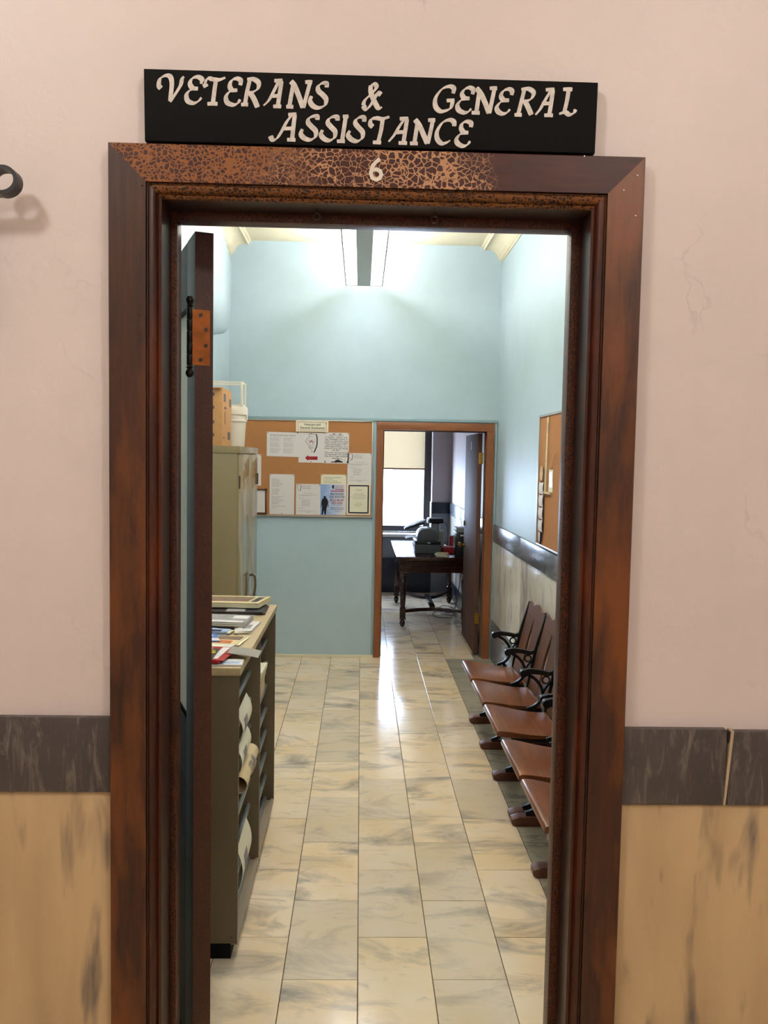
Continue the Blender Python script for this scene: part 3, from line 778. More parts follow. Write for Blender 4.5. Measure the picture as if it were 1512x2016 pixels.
# ------------------------------------------------------------------ banks of linked theatre seats
def seat_bank(name, label, y_far, n=3, pitch=.5067):
    o = (1.0, y_far - pitch * n / 2, 0)
    t = thing(name, label, 'seating', o, 'linked wooden seats along the right wall')
    for k in range(n + 1):
        y = y_far - pitch * k; a, b = y - .009, y + .009
        m = MB()
        m.strap(smooth_line([(1.158, .835), (1.132, .745), (1.098, .63), (1.072, .50), (1.056, .41), (1.05, .33)], 3), .019, 'y', a, b)
        m.strap(smooth_line([(.925, .610), (.965, .616), (1.02, .610), (1.062, .602), (1.092, .612)], 3), [.030] * 4 + [.026] * 5 + [.022] * 4, 'y', y - .013, y + .013)
        m.strap(smooth_line([(.945, .598), (.985, .575), (1.018, .535), (1.030, .49), (1.018, .445), (.985, .415), (.945, .40)], 3), .017, 'y', a, b)
        m.strap(smooth_line([(1.03, .49), (1.052, .53), (1.082, .56)], 3), .012, 'y', a, b)
        m.tube([(1.049 + .020 * math.cos(q), y, .566 + .020 * math.sin(q)) for q in [2 * PI * i / 18 for i in range(18)]], .0052, 6, closed=True)
        m.tube([(.922, y - .018, .604), (.922, y + .018, .604)], .021, 14)
        m.strap(smooth_line([(.985, .415), (1.02, .36), (1.05, .36)], 3), .02, 'y', a, b)
        m.strap(smooth_line([(1.045, .37), (.985, .26), (.93, .14), (.885, .075), (.835, .052)], 3), [.03] * 4 + [.024] * 5 + [.02] * 4, 'y', a, b)
        m.strap(smooth_line([(1.045, .37), (1.075, .22), (1.11, .10), (1.14, .05)], 3), .022, 'y', a, b)
        m.strap([(.835, .052), (.90, .050), (1.15, .050)], .012, 'y', y - .017, y + .017)
        m.build('iron_standard', M['iron'], t, smooth=True)
        MB().prism([(.765, .012), (.78, 0), (1.185, 0), (1.185, .046), (.80, .046), (.765, .034)], 'y', y - .032, y + .032).build('floor_runner', M['runner'], t, bevel=.004)
    prof = smooth_line([(.700, .408), (.701, .424), (.712, .433), (.745, .432), (.80, .424), (.88, .410), (.96, .402), (1.04, .403)], 3)
    low = [(.712, .404), (.745, .400), (.80, .397), (.88, .389), (.96, .384), (1.04, .386)]
    for k in range(n):
        ym = y_far - pitch * (k + .5)
        def hw(x): return .232 - .045 * max(0, (x - .74) / .3) ** 1.3
        m = MB(); out = prof + low[::-1]
        A = [m.bm.verts.new((x, ym - hw(x), z)) for x, z in out]; B = [m.bm.verts.new((x, ym + hw(x), z)) for x, z in out]
        m.bm.faces.new(A[::-1]); m.bm.faces.new(B); nn = len(out)
        for i in range(nn): m.bm.faces.new((A[i], A[(i + 1) % nn], B[(i + 1) % nn], B[i]))
        m.build('seat', M['seat'], t, bevel=.003)
        bx('seat_bracket', M['iron'], t, .78, 1.045, ym - .19, ym - .165, .362, .383)
        bx('seat_bracket', M['iron'], t, .78, 1.045, ym + .165, ym + .19, .362, .383)
        # back: two boards with a leaf-shaped slit between them and a scooped crest
        def bp(sv, tv, d=0): return (1.050 + .104 * tv / .46 + d, ym + sv, .395 + .455 * tv / .46)
        def board(name, outline):
            m = MB(); n2 = len(outline)
            A = [m.bm.verts.new(bp(*p)) for p in outline]; B = [m.bm.verts.new(bp(p[0], p[1], .014)) for p in outline]
            m.bm.faces.new(A[::-1]); m.bm.faces.new(B)
            for i in range(n2): m.bm.faces.new((A[i], A[(i + 1) % n2], B[(i + 1) % n2], B[i]))
            return m.build(name, M['back'], t)
        for sg_ in (-1, 1):
            slit = [(sg_ * (.004 + .033 * math.sin(PI * q / 8) ** 1.2), .06 + .31 * q / 8) for q in range(9)]
            board('back_slat', [(sg_ * .225, .0), (sg_ * .003, .0)] + slit + [(sg_ * .003, .372), (sg_ * .225, .372)])
        top = [(-.226 + .452 * q / 16, .455 - .016 * math.sin(PI * min(q, 16 - q) / 8) ** 2 + .012 * math.exp(-((q - 8) / 2.5) ** 2)) for q in range(17)]
        board('crest', [(.226, .374), (-.226, .374)] + top)
    return t
seat_bank('seat_bank', 'bank of three dark wooden theatre seats nearest the back doorway', 3.836)
seat_bank('seat_bank', 'bank of wooden theatre seats nearest the front door, mostly hidden by the frame', 2.245)

# ------------------------------------------------------------------ low steel rack on the left
RX0, RX1, RY0, RY1, RZ = -.83, -.41, 1.12, 2.375, 1.05
rk = thing('paper_rack', 'low brown steel rack with rods and two bays behind the open door', 'rack', (-.62, 1.75, 0))
ym = (RY0 + RY1) / 2
bx('end_panel', M['steel_brown'], rk, RX0, RX1, RY0, RY0 + .014, .062, RZ - .028, bevel=.002)
bx('end_panel', M['steel_brown'], rk, RX0, RX1, RY1 - .014, RY1, .062, RZ - .028, bevel=.002)
bx('divider', M['steel_brown'], rk, RX0, RX1, ym - .010, ym + .010, .062, RZ - .028, bevel=.002)
bx('back_panel', M['steel_brown'], rk, RX0 - .006, RX0, RY0, RY1, .062, RZ - .028)
bx('worktop', M['laminate'], rk, RX0 - .01, RX1 + .006, RY0 - .004, RY1 + .004, RZ - .028, RZ, bevel=.003)
bx('plinth', M['black'], rk, RX0 + .02, RX1 - .025, RY0 + .012, RY1 - .02, 0, .062)
for a, b in ((RY0 + .014, ym - .010), (ym + .010, RY1 - .014)):
    bx('bottom_shelf', M['rack_in'], rk, RX0, RX1 - .001, a, b, .050, .066, bevel=.001)
    bx('front_lip', M['rack_in'], rk, RX1 - .014, RX1 - .001, a, b, .066, .074)
    for i in range(8):
        z = .108 + .1145 * i - .035
        MB().tube([(RX1 - .046, a, z + .0), (RX1 - .046, b, z)], .0115, 10).build('rod', M['rod'], rk, smooth=True)
        MB().tube([(RX0 + .05, a, z - .02), (RX0 + .05, b, z - .02)], .0115, 8).build('rod', M['rod'], rk, smooth=True)
MB().tube([(RX1 - .02, RY0 - .0004, .085), (RX1 - .02, RY0 + .002, .085)], .003, 8).build('bolt', M['screw'], rk)

def roll(name, label, a, b, r, mat, cat='paper roll', group='papers stuffed in the rack bays', flat=.8, open_end=True, prints=None):
    a, b = Vector(a), Vector(b)
    t = thing(name, label, cat, tuple((a + b) / 2), group)
    m = MB(); pts = [a.lerp(b, k / 6) + Vector((0, 0, .006 * math.sin(k * 1.3))) for k in range(7)]
    m.tube(pts, [r * (1 + .09 * math.sin(2.1 * k)) for k in range(7)], 14)
    if open_end:
        fs = [f for f in m.bm.faces if len(f.verts) == 14]; bmesh.ops.delete(m.bm, geom=fs, context='FACES')
        bmesh.ops.solidify(m.bm, geom=list(m.bm.faces), thickness=.0015)
    m.build('wrapper', mat, t, smooth=True)
    return t
kr = roll('paper_bag', 'rolled kraft paper bag with dark print sticking out of the rack', (-.430, 1.25, .583), (-.430, 1.60, .580), .034, M['kraft'])
for k, (u, w) in enumerate(((.40, .06), (.52, .085), (.64, .07))):
    m = MB(); y = 1.25 + .35 * u
    m.sheet(lambda a, b, y=y, w=w: (-.430 + .0382 * math.cos(1.0 - 1.1 * b), y + .016 * a, .5835 + .0382 * math.sin(1.0 - 1.1 * b)), 1, 6, (.0004, 0, .0002))
    m.build('print', M['greyink'], kr)
def hang_sheet(label, x, y0, y1, z0, z1, bulge, mat, cat='paper'):
    t = thing('hanging_form', label, cat, (x, (y0 + y1) / 2, z0), 'papers stuffed in the rack bays')
    MB().sheet(lambda u, v: (x + bulge * math.sin(PI * (.12 + .8 * v)) - .004 * u, y0 + (y1 - y0) * u, z0 + (z1 - z0) * v), 4, 10, (-.0012, 0, 0)).build('sheet', mat, t, smooth=True)
    m = MB(); m.sheet(lambda u, v: (x + bulge * math.sin(PI * (.12 + .8 * (.3 + .4 * v))) - .004 * (.2 + .3 * u) + .0006, y0 + (y1 - y0) * (.2 + .3 * u), z0 + (z1 - z0) * (.3 + .4 * v)), 2, 6, (.0003, 0, 0)); m.build('print', M['greyink'], t)
hang_sheet('white form bulging out of the rack, upper of the near bay', -.438, 1.22, 1.50, .735, .855, .030, M['papercream'])
hang_sheet('white form bulging out of the rack, second of the near bay', -.438, 1.22, 1.50, .626, .730, .028, M['papercream'])
hang_sheet('white form curling out of the rack near its foot', -.438, 1.24, 1.52, .185, .345, .030, M['papercream'])
fb = thing('folded_papers', 'bundle of folded newsprint poking out of the rack far bay', 'paper', (-.43, 1.9, .7), 'papers stuffed in the rack bays')
for k in range(3):
    z = .774 + .029 * k; q = .006 * k
    MB().hexa([(-.55, 1.80, z), (-.424 + q, 1.80, z), (-.418 + q, 1.98, z), (-.55, 1.98, z), (-.55, 1.80, z + .024), (-.422 + q, 1.80, z + .024), (-.416 + q, 1.98, z + .026), (-.55, 1.98, z + .024)]).build('sheaf', M['newsprint' if k % 2 else 'papercream'], fb, bevel=.004)
MB().sheet(lambda u, v: (-.418 + .006 * math.sin(PI * v) - .016 * v * v, 1.81 + .15 * u, .80 - .11 * v), 3, 8, (-.004, 0, 0)).build('drooping_sheet', M['kraft'], fb, smooth=True)

# ------------------------------------------------------------------ papers lying on the rack
_zstack = [RZ]
def leaflet(name, label, q, z, h, mat, prints=(), sheets=1, wave=.0, cat='paper'):
    """q = four corners (far-left, far-right, near-right, near-left) in plan"""
    cx = sum(p[0] for p in q) / 4; cy = sum(p[1] for p in q) / 4
    t = thing(name, label, cat, (cx, cy, z), 'printed matter heaped on the rack')
    def at(u, v):
        a = [q[0][i] + (q[1][i] - q[0][i]) * u for i in (0, 1)]; b = [q[3][i] + (q[2][i] - q[3][i]) * u for i in (0, 1)]
        return (b[0] + (a[0] - b[0]) * v, b[1] + (a[1] - b[1]) * v)
    e = h / sheets
    for k in range(sheets):
        sh = .006 * math.sin(3.1 * k + cx * 50)
        def f(u, v, k=k, sh=sh):
            p = at(u, v); return (p[0] + sh, p[1] + sh * .6, z + e * (k + .96) + wave * .6 * (1 + math.sin(PI * u * 1.5) * .6 + .4 * math.sin(5 * v)) * (u * .8 + .2))
        MB().sheet(f, 8, 4, (0, 0, -e * .92)).build('sheet', mat if k == sheets - 1 or k % 2 == 0 else M['papercream'], t)
    for (u0, u1, v0, v1, mt) in prints:
        def g(u, v):
            uu, vv = u0 + (u1 - u0) * u, v0 + (v1 - v0) * v
            p = at(uu, vv); sh = .006 * math.sin(3.1 * (sheets - 1) + cx * 50)
            return (p[0] + sh, p[1] + sh * .6, z + h + .0006 + wave * .6 * (1 + math.sin(PI * uu * 1.5) * .6 + .4 * math.sin(5 * vv)) * (uu * .8 + .2))
        MB().sheet(g, 6, 3, (0, 0, -.0004)).build('print', M[mt], t)
    return t
leaflet('magazine', 'dark-covered magazine under the topmost newspaper at the far end of the rack', ((-.78, 2.33), (-.440, 2.30), (-.436, 2.09), (-.78, 2.10)), RZ + .0004, .0145, M['darkprint'], [(.5, .75, .05, .95, 'greyprint')], 2, cat='magazine')
leaflet('newspaper', 'folded newspaper with a big brown photograph at the far end of the rack', ((-.80, 2.37), (-.432, 2.36), (-.470, 2.16), (-.80, 2.17)), RZ + .0185, .024, M['newsprint'], [(.1, .82, .18, .86, 'brownprint'), (.86, .95, .15, .85, 'darkprint')], 6, .004, cat='newspaper')
leaflet('leaflet', 'leaflet with orange-brown picture between newspaper and grey magazine', ((-.76, 2.06), (-.52, 2.05), (-.56, 1.95), (-.76, 1.95)), RZ, .008, M['orangeprint'], [(.8, .98, .2, .9, 'papercream')], 1)
leaflet('magazine', 'grey magazine with white address patch in the middle of the rack', ((-.78, 1.94), (-.462, 1.92), (-.472, 1.74), (-.78, 1.77)), RZ + .013, .020, M['greyprint'], [(.76, .97, .45, .85, 'paper'), (.2, .95, .02, .2, 'paper'), (.36, .44, .02, .2, 'orangeprint')], 5, .004, cat='magazine')
leaflet('envelope', 'crumpled white envelope under the corner of the grey magazine', ((-.53, 1.86), (-.432, 1.885), (-.446, 1.68), (-.50, 1.66)), RZ, .012, M['paper'], [(.3, .8, .2, .6, 'greyprint')], 3, .005, cat='envelope')
leaflet('brochure', 'steel blue folded brochure in front of the grey magazine', ((-.78, 1.755), (-.52, 1.70), (-.53, 1.64), (-.78, 1.64)), RZ, .016, M['skyink'], [(.1, .9, .05, .5, 'navy')], 3, .005, cat='brochure')
va = leaflet('leaflet', 'blue and white card lettered VA beside the door edge', ((-.70, 1.615), (-.572, 1.61), (-.535, 1.47), (-.70, 1.47)), RZ + .010, .006, M['bluecard'], [(.0, 1, .02, .36, 'paper')], 1)
m = MB(); me = text_mesh('VA', 'CENTER', .02); m.add_mesh(me, Matrix(((.036, 0, 0, -.597), (0, .042, 0, 1.553), (0, 0, 1, RZ + .0172), (0, 0, 0, 1)))); m.build('lettering', M['paper'], va)
leaflet('leaflet', 'brown and cream picture leaflet near the edge of the rack', ((-.60, 1.60), (-.442, 1.595), (-.460, 1.44), (-.60, 1.46)), RZ, .008, M['newsprint'], [(.3, .95, .5, .95, 'brownprint'), (.3, .8, .1, .4, 'orangeprint')], 3, .005)
leaflet('envelope', 'pale envelope between the brown leaflet and red magazine', ((-.66, 1.445), (-.470, 1.45), (-.485, 1.375), (-.66, 1.375)), RZ, .009, M['paper'], [(.5, .85, .3, .8, 'papercream')], 3, .003, cat='envelope')
leaflet('magazine', 'glossy red magazine lying askew at the near end of the rack', ((-.60, 1.355), (-.448, 1.345), (-.475, 1.135), (-.60, 1.15)), RZ + .012, .008, M['redgloss'], [(.62, .80, .1, .95, 'paper'), (.1, .4, .35, .9, 'paper')], 2, .001, cat='magazine')
leaflet('leaflet', 'black leaflet with yellow stripes overlapping the red magazine', ((-.62, 1.30), (-.505, 1.30), (-.505, 1.118), (-.62, 1.118)), RZ + .021, .004, M['darkprint'], [(.3, .95, .60, .74, 'yellow'), (.3, .9, .80, .88, 'yellow')], 1, .001)
leaflet('envelope', 'white card with pink print under the red magazine', ((-.52, 1.215), (-.412, 1.215), (-.408, 1.135), (-.52, 1.13)), RZ, .007, M['paper'], [(.2, .9, .2, .5, 'skyink')], 1, cat='card')
sl = thing('plastic_sleeve', 'clear plastic sleeve overhanging the near end of the rack', 'sleeve', (-.43, 1.28, RZ), 'printed matter heaped on the rack')
MB().sheet(lambda u, v: (-.47 + .115 * u, 1.345 - .11 * v - .03 * u, RZ + .0235 + .004 * u - .012 * u * u), 8, 3, (0, 0, -.001)).build('sheet', M['sleeve'], sl)

# ------------------------------------------------------------------ tall steel cabinet
KX0, KX1, KY0, KY1, KZ = -1.155, -.75, 3.45, 4.365, 1.842
kb = thing('storage_cabinet', 'tall tan steel storage cabinet with two doors against the left wall', 'cabinet', (-.95, 3.9, 0))
bx('body', M['steel_tan'], kb, KX0, KX1 - .012, KY0, KY1, .0, KZ - .045, bevel=.003)
bx('top_cap', M['steel_tan'], kb, KX0, KX1 + .004, KY0 - .004, KY1 + .004, KZ - .045, KZ, bevel=.003)
km = (KY0 + KY1) / 2
for a, b in ((KY0 + .004, km - .002), (km + .002, KY1 - .004)):
    d = bx('door', M['steel_tan'], kb, KX1 - .012, KX1, a, b, .07, KZ - .048, bevel=.003)
    for z in ((.30, 1.62) if a < km - .3 else (.30, 1.62)):
        yy = a + .003 if a < km - .3 else b - .003
        MB().tube([(KX1 + .002, yy, z - .04), (KX1 + .002, yy, z + .04)], .006, 8).build('hinge', M['screw'], d, smooth=True)
hd = bx('handle_plate', M['chrome'], kb, KX1, KX1 + .010, km - .075, km + .10, .835, .995, bevel=.004)
MB().strap(smooth_line([(KX1 + .010, .975), (KX1 + .038, .968), (KX1 + .043, .90), (KX1 + .033, .825)], 4), .016, 'y', km + .03, km + .065).build('handle', M['chrome'], hd, smooth=True)
for yy in (km + .14, km + .17, km + .20, km - .14, km - .17): bx('vent', M['screw'], kb, KX1, KX1 + .0006, yy, yy + .012, 1.70, 1.735)

# on top of it
cb = thing('cardboard_box', 'tall cardboard carton with dark printed marks on the steel cabinet', 'box', (-.97, 3.62, KZ))
bx('carton', M['card'], cb, -1.14, -.862, 3.49, 3.86, KZ + .001, 2.205, bevel=.003)
m = MB()
for z in (1.90, 1.98, 2.07, 2.15): m.box(-.935, -.91, 3.4888, 3.4894, z, z + .02)
m.build('print', M['cardtape'], cb)
m = MB()
for y0, y1, z0, z1 in ((3.70, 3.80, 1.885, 1.935), (3.54, 3.62, 2.12, 2.17), (3.76, 3.83, 2.10, 2.15), (3.56, 3.64, 2.075, 2.088), (3.58, 3.60, 1.98, 2.06), (3.53, 3.57, 1.89, 1.90)): m.box(-.8616, -.861, y0, y1, z0, z1)
m.build('print', M['cardtape'], cb)
bx('flap', M['card'], cb, -1.13, -.87, 3.462, 3.49, 2.196, 2.2)
bk = thing('bucket', 'white plastic bucket with lid behind the cardboard carton', 'bucket', (-.905, 4.08, KZ))
MB().lathe([(.095, KZ + .001), (.100, KZ + .01), (.112, 2.06), (.112, 2.065)], -.905, 4.08, 24).build('pail', M['plastic'], bk, smooth=True)
MB().lathe([(.112, 2.062), (.121, 2.063), (.122, 2.08), (.120, 2.105), (.117, 2.118), (.10, 2.120), (.098, 2.112), (.001, 2.112)], -.905, 4.08, 24).build('lid', M['plastic'], bk, smooth=True)
MB().lathe([(.113, 2.015), (.117, 2.018), (.117, 2.026), (.113, 2.028)], -.905, 4.08, 24).build('rim', M['plastic'], bk, smooth=True)
MB().box(-.80, -.786, 4.05, 4.09, 2.03, 2.065).build('handle_lug', M['plastic'], bk, bevel=.003)
cr_ = thing('plastic_crate', 'white open plastic frame tray standing on the bucket lid', 'crate', (-.92, 4.08, 2.12))
x0, x1, y0, y1, z0, z1 = -1.05, -.815, 3.99, 4.17, 2.121, 2.285
for a, b in ((x0, y0), (x1, y0), (x0, y1), (x1, y1)): bx('post', M['plastic'], cr_, a - .006, a + .006, b - .006, b + .006, z0, z1, bevel=.002)
for z in (z0 + .005, z1 - .005):
    for y in (y0, y1): bx('rail', M['plastic'], cr_, x0, x1, y - .005, y + .005, z - .005, z + .005)
    for x in (x0, x1): bx('rail', M['plastic'], cr_, x - .005, x + .005, y0, y1, z - .005, z + .005)
bx('end_plate', M['plastic'], cr_, x1 - .002, x1 + .002, y0 + .03, y0 + .06, z0, z1)
bx('panel', M['glass'], cr_, x0, x1, y1 - .002, y1, z0, z1)

# ------------------------------------------------------------------ corkboard on the back wall
bd = thing('corkboard', 'large corkboard with aluminium frame crowded with notices on the blue back wall', 'notice board', (-.5, YB, 1.25))
BX0, BX1, BZ0, BZ1 = -1.14, .106, 1.256, 2.111
bx('cork', M['cork'], bd, BX0, BX1, YB - .016, YB, BZ0, BZ1)
for a in ((BX0, BX1, BZ0, BZ0 + .012), (BX0, BX1, BZ1 - .012, BZ1), (BX0, BX0 + .012, BZ0, BZ1), (BX1 - .012, BX1, BZ0, BZ1)):
    bx('frame', M['alu'], bd, a[0], a[1], YB - .024, YB - .0005, a[2], a[3], bevel=.002)
YP = YB - .0165
_lv = [0]
def notice(name, label, x0, x1, z0, z1, mat='paper', lift=1, cat='notice', pins=((0, 1), (1, 1)), tilt=0.0):
    y = YP - .0014 * lift
    t = thing(name, label, cat, ((x0 + x1) / 2, y, z0), 'notices pinned to the corkboard')
    MB().hexa([(x0, y, z0), (x1, y, z0 - tilt), (x1, y + .0008, z0 - tilt), (x0, y + .0008, z0), (x0, y, z1), (x1, y, z1 - tilt), (x1, y + .0008, z1 - tilt), (x0, y + .0008, z1)]).build('sheet', M[mat], t)
    for px, pz in pins:
        X = x0 + .008 + (x1 - x0 - .016) * px; Z = z0 + .008 + (z1 - z0 - .016) * pz
        MB().tube([(X, y, Z), (X, y - .004, Z)], .0042, 8).build('pin', M['red' if (px + pz) % 2 else 'ink'], t, smooth=True)
    return t, y - .0004
def lines(t, y, rows, mat='greyink', th=.0028):
    """far too small to read: rows of text as thin strokes (x0, x1, z)"""
    m = MB()
    for x0, x1, z in rows:
        x = x0
        while x < x1:
            w = min(random.uniform(.006, .02), x1 - x)
            m.box(x, x + w, y, y + .0003, z, z + th); x += w + .003
    m.build('print', M[mat], t)
def word(t, y, items, mat, bold=.0):
    m = MB()
    for txt, x, z, size, fit, *al in items: text_on_y(m, txt, x, z, size, y, al[0] if al else 'CENTER', bold, fit)
    m.build('lettering', M[mat], t)
t, y = notice('title_card', 'cream card reading Veterans and General Assistance at the top of the corkboard', -.574, -.29, 2.006, 2.104, 'papercream', 7, 'card', ((.95, .8),))
m = MB()
for a in ((-.557, -.307, 2.019, 2.0215), (-.557, -.307, 2.0885, 2.091), (-.557, -.5545, 2.019, 2.091), (-.3095, -.307, 2.019, 2.091)): m.box(a[0], a[1], y, y + .0003, a[2], a[3])
m.build('border', M['red'], t)
word(t, y, [('Veterans and', -.432, 2.060, .030, .145), ('General Assistance', -.432, 2.031, .030, .215)], 'ink', .012)
t, y = notice('flag_notice', 'landscape notice headed The Flag of the United States of America', -.829, -.55, 1.786, 2.000, lift=1, tilt=.004)
word(t, y, [('The Flag of the United States of America', -.69, 1.965, .019, .225)], 'ink')
lines(t, y, [(x, x + random.uniform(.07, .10), 1.95 - .0075 * k) for k in range(20) if k % 7 != 5 for x in (-.80, -.685)], th=.002)
t, y = notice('map_notice', 'white notice with Illinois outline and dark red arrow pointing left', -.55, -.330, 1.735, 1.998, lift=2, pins=((.5, 1), (.5, 0)))
ILL = [(-.462, 1.987), (-.4, 1.985), (-.396, 1.975), (-.392, 1.95), (-.392, 1.90), (-.398, 1.875), (-.405, 1.855), (-.410, 1.838), (-.417, 1.830), (-.430, 1.828), (-.437, 1.836), (-.435, 1.848), (-.447, 1.858), (-.460, 1.872), (-.456, 1.885), (-.462, 1.893), (-.478, 1.905), (-.487, 1.920), (-.482, 1.935), (-.470, 1.945), (-.460, 1.958), (-.456, 1.970), (-.462, 1.987)]
m = MB(); m.strap(ILL, .0026, 'y', y, y + .0003)
m.strap([(-.4, 1.986), (-.391, 1.975), (-.386, 1.95), (-.386, 1.90), (-.392, 1.872), (-.400, 1.852), (-.407, 1.834), (-.415, 1.826)], .0075, 'y', y, y + .0003); m.build('state_outline', M['navy'], t)
word(t, y, [('V', -.449, 1.907, .034, None), ('A', -.436, 1.915, .030, None), ('C', -.423, 1.903, .034, None)], 'red', .01)
m = MB()
for k in range(9):
    a = 2 * PI * k / 9; cx, cz = -.436 + .030 * math.cos(a), 1.919 + .033 * math.sin(a)
    st = [(cx + (.0035 if i % 2 == 0 else .0014) * math.sin(PI * i / 5), cz + (.0035 if i % 2 == 0 else .0014) * math.cos(PI * i / 5)) for i in range(10)]
    m.prism(st, 'y', y, y + .0003)
m.build('stars', M['red'], t)
lines(t, y, [(-.455, -.42, 1.965), (-.455, -.42, 1.883), (-.455, -.415, 1.870), (-.452, -.415, 1.863)], 'navy', .002)
m = MB(); m.prism([(-.492, 1.776), (-.465, 1.802), (-.465, 1.790), (-.382, 1.790), (-.382, 1.760), (-.465, 1.760), (-.465, 1.750)], 'y', y, y + .0003); m.build('arrow', M['red'], t)
t, y = notice('veteran_notice', 'notice of bold text headed What is a Veteran with a helicopter silhouette', -.330, -.107, 1.732, 2.002, lift=1, pins=((0, 1), (1, 1), (.5, 0)))
VT = ['What is a Veteran?', 'A "Veteran" - whether active', 'duty, discharged, retired, or', 'reserve - is someone who, at one', 'point in his life, wrote a blank', 'check made payable to "The', 'United States of America," for an', 'amount of "up to, and including', 'his life."', 'That is honor. And there are way', 'too many people in this country', 'today, who no longer understand', 'that fact.']
word(t, y, [(s_, -.219, 1.972 - .0162 * k - (.004 if k > 8 else 0), .0165, min(.205, .0068 * len(s_) + .004)) for k, s_ in enumerate(VT)], 'ink', .012)
m = MB()
m.prism([(-.268, 1.740), (-.262, 1.747), (-.232, 1.750), (-.222, 1.762), (-.196, 1.764), (-.178, 1.756), (-.160, 1.748), (-.160, 1.740)], 'y', y, y + .0003)
m.box(-.235, -.165, y, y + .0003, 1.769, 1.7715); m.box(-.205, -.200, y, y + .0003, 1.762, 1.772)
for x in (-.322, -.125): m.prism([(x, 1.738), (x + .014, 1.738), (x + .010, 1.744), (x + .003, 1.755), (x, 1.752)], 'y', y, y + .0003)
for x in (-.26, -.205): m.prism([(x, 1.985), (x + .012, 1.993), (x + .03, 1.992), (x + .036, 1.985), (x + .028, 1.987), (x + .018, 1.985), (x + .010, 1.988)], 'y', y, y + .0003)
m.build('silhouettes', M['ink'], t)
def letterhead(name, label, x0, x1, z0, z1, lift, rows):
    t, y = notice(name, label, x0, x1, z0, z1, lift=lift)
    m = MB(); sx, sz = x0 + .026, z1 - .035
    k = .36
    m.strap([(sx + (p[0] + .437) * k, sz + (p[1] - 1.905) * k) for p in ILL], .0022, 'y', y, y + .0003)
    m.strap([(sx + .017, sz + .025), (sx + .018, sz), (sx + .012, sz - .025)], .004, 'y', y, y + .0003); m.build('emblem', M['navy'], t)
    lines(t, y, rows, 'greyink', .0026)
lh = lambda x0, x1, z1: [(x0 + .055, x0 + .13, z1 - .018 - .009 * k) for k in range(4)] + [(x0 + .07, x0 + .15, z1 - .083)] + [(x0 + .025, x1 - .03, z1 - .098), (x0 + .025, x0 + .13, z1 - .106), (x0 + .025, x0 + .07, z1 - .128)] + [(x0 + .05, x0 + .05 + random.uniform(.06, .085), z1 - .142 - .0105 * k) for k in range(6)] + [(x0 + .025, x0 + .06, z1 - .215), (x0 + .025, x1 - .04, z1 - .24), (x0 + .09, x0 + .13, z1 - .25)]
letterhead('letterhead_notice', 'letterhead sheet highest at the right end of the corkboard', -.118, .093, 1.545, 1.826, 1, lh(-.118, .093, 1.826))
letterhead('letterhead_notice', 'letterhead sheet at the bottom of the corkboard left of the hotline poster', -.568, -.351, 1.274, 1.547, 1, lh(-.568, -.351, 1.547))
t, y = notice('long_notice', 'tall typed sheet at the bottom left of the corkboard with red pins', -.801, -.583, 1.274, 1.629, pins=((0, 1), (1, 1), (.5, 0)))
lines(t, y, [(-.782, -.782 + random.uniform(.05, .10), 1.585 - .0095 * k) for k in range(8)] + [(-.782, -.782 + random.uniform(.05, .10), 1.497 - .0095 * k) for k in range(6)] + [(-.782, -.782 + random.uniform(.05, .11), 1.43 - .0095 * k) for k in range(8)] + [(-.782, -.66, 1.345), (-.782, -.735, 1.333)], 'greyink', .0028)
t, y = notice('poster_backing', 'cream typed sheet showing above the legal aid hotline poster', -.350, -.125, 1.30, 1.634, 'papercream', 1)
lines(t, y, [(-.325, -.17, 1.605), (-.325, -.24, 1.592), (-.325, -.20, 1.575), (-.325, -.17, 1.560)], 'ink', .003)
t, y = notice('hotline_poster', 'blue and white poster with standing man silhouette and FREE STATEWIDE LEGAL AID HOTLINE', -.354, -.128, 1.275, 1.548, 'paper', 2, 'poster', ())
sk = NT('poster_sky_print')
tc = sk.n('ShaderNodeTexCoord'); sp = sk.n('ShaderNodeSeparateXYZ'); sk.l(tc.outputs['Object'], sp.inputs[0])
nz = sk.noise(sk.coord(), 22, 4)
f = sk.math('ADD', sk.math('MULTIPLY', sp.outputs[0], 3.2), sk.math('MULTIPLY', nz, .5))
sk.color(sk.ramp(f, [(.0, s('8aa3cf')), (.30, s('b9c6e0')), (.62, s('dcd8da'))])); sk.set(.6, .2)
MB().box(-.353, -.129, y + .0001, y + .0004, 1.276, 1.547).build('print', sk.m, t)
y -= .0004
m = MB()
m.prism([(-.340, 1.277), (-.330, 1.277), (-.322, 1.318), (-.314, 1.277), (-.303, 1.277), (-.298, 1.330), (-.294, 1.345), (-.290, 1.375), (-.285, 1.340), (-.281, 1.345), (-.284, 1.395), (-.293, 1.418), (-.304, 1.424), (-.303, 1.436), (-.309, 1.443), (-.320, 1.443), (-.325, 1.436), (-.323, 1.424), (-.335, 1.418), (-.343, 1.395), (-.347, 1.345), (-.343, 1.338), (-.338, 1.372), (-.336, 1.340), (-.339, 1.325)], 'y', y, y + .0003)
m.prism([(-.243 + (p[0] + .437) * .22, 1.522 + (p[1] - 1.905) * .22) for p in ILL[:-1]], 'y', y, y + .0003)
m.build('silhouette', M['ink'], t)
m = MB()
for z in (1.502, 1.490, 1.482): m.box(-.262 if z < 1.5 else -.225, -.145, y, y + .0003, z, z + .0045)
m.build('stripes', M['red'], t)
word(t, y, [('ILLINOIS', -.186, 1.531, .011, .07), ('ARMED FORCES', -.186, 1.520, .011, .075), ('LEGAL AID NETWORK', -.186, 1.510, .010, .08)], 'red')
word(t, y, [('FREE STATEWIDE', -.206, 1.452, .026, .118), ('LEGAL AID HOTLINE', -.206, 1.428, .026, .132)], 'navy', .02)
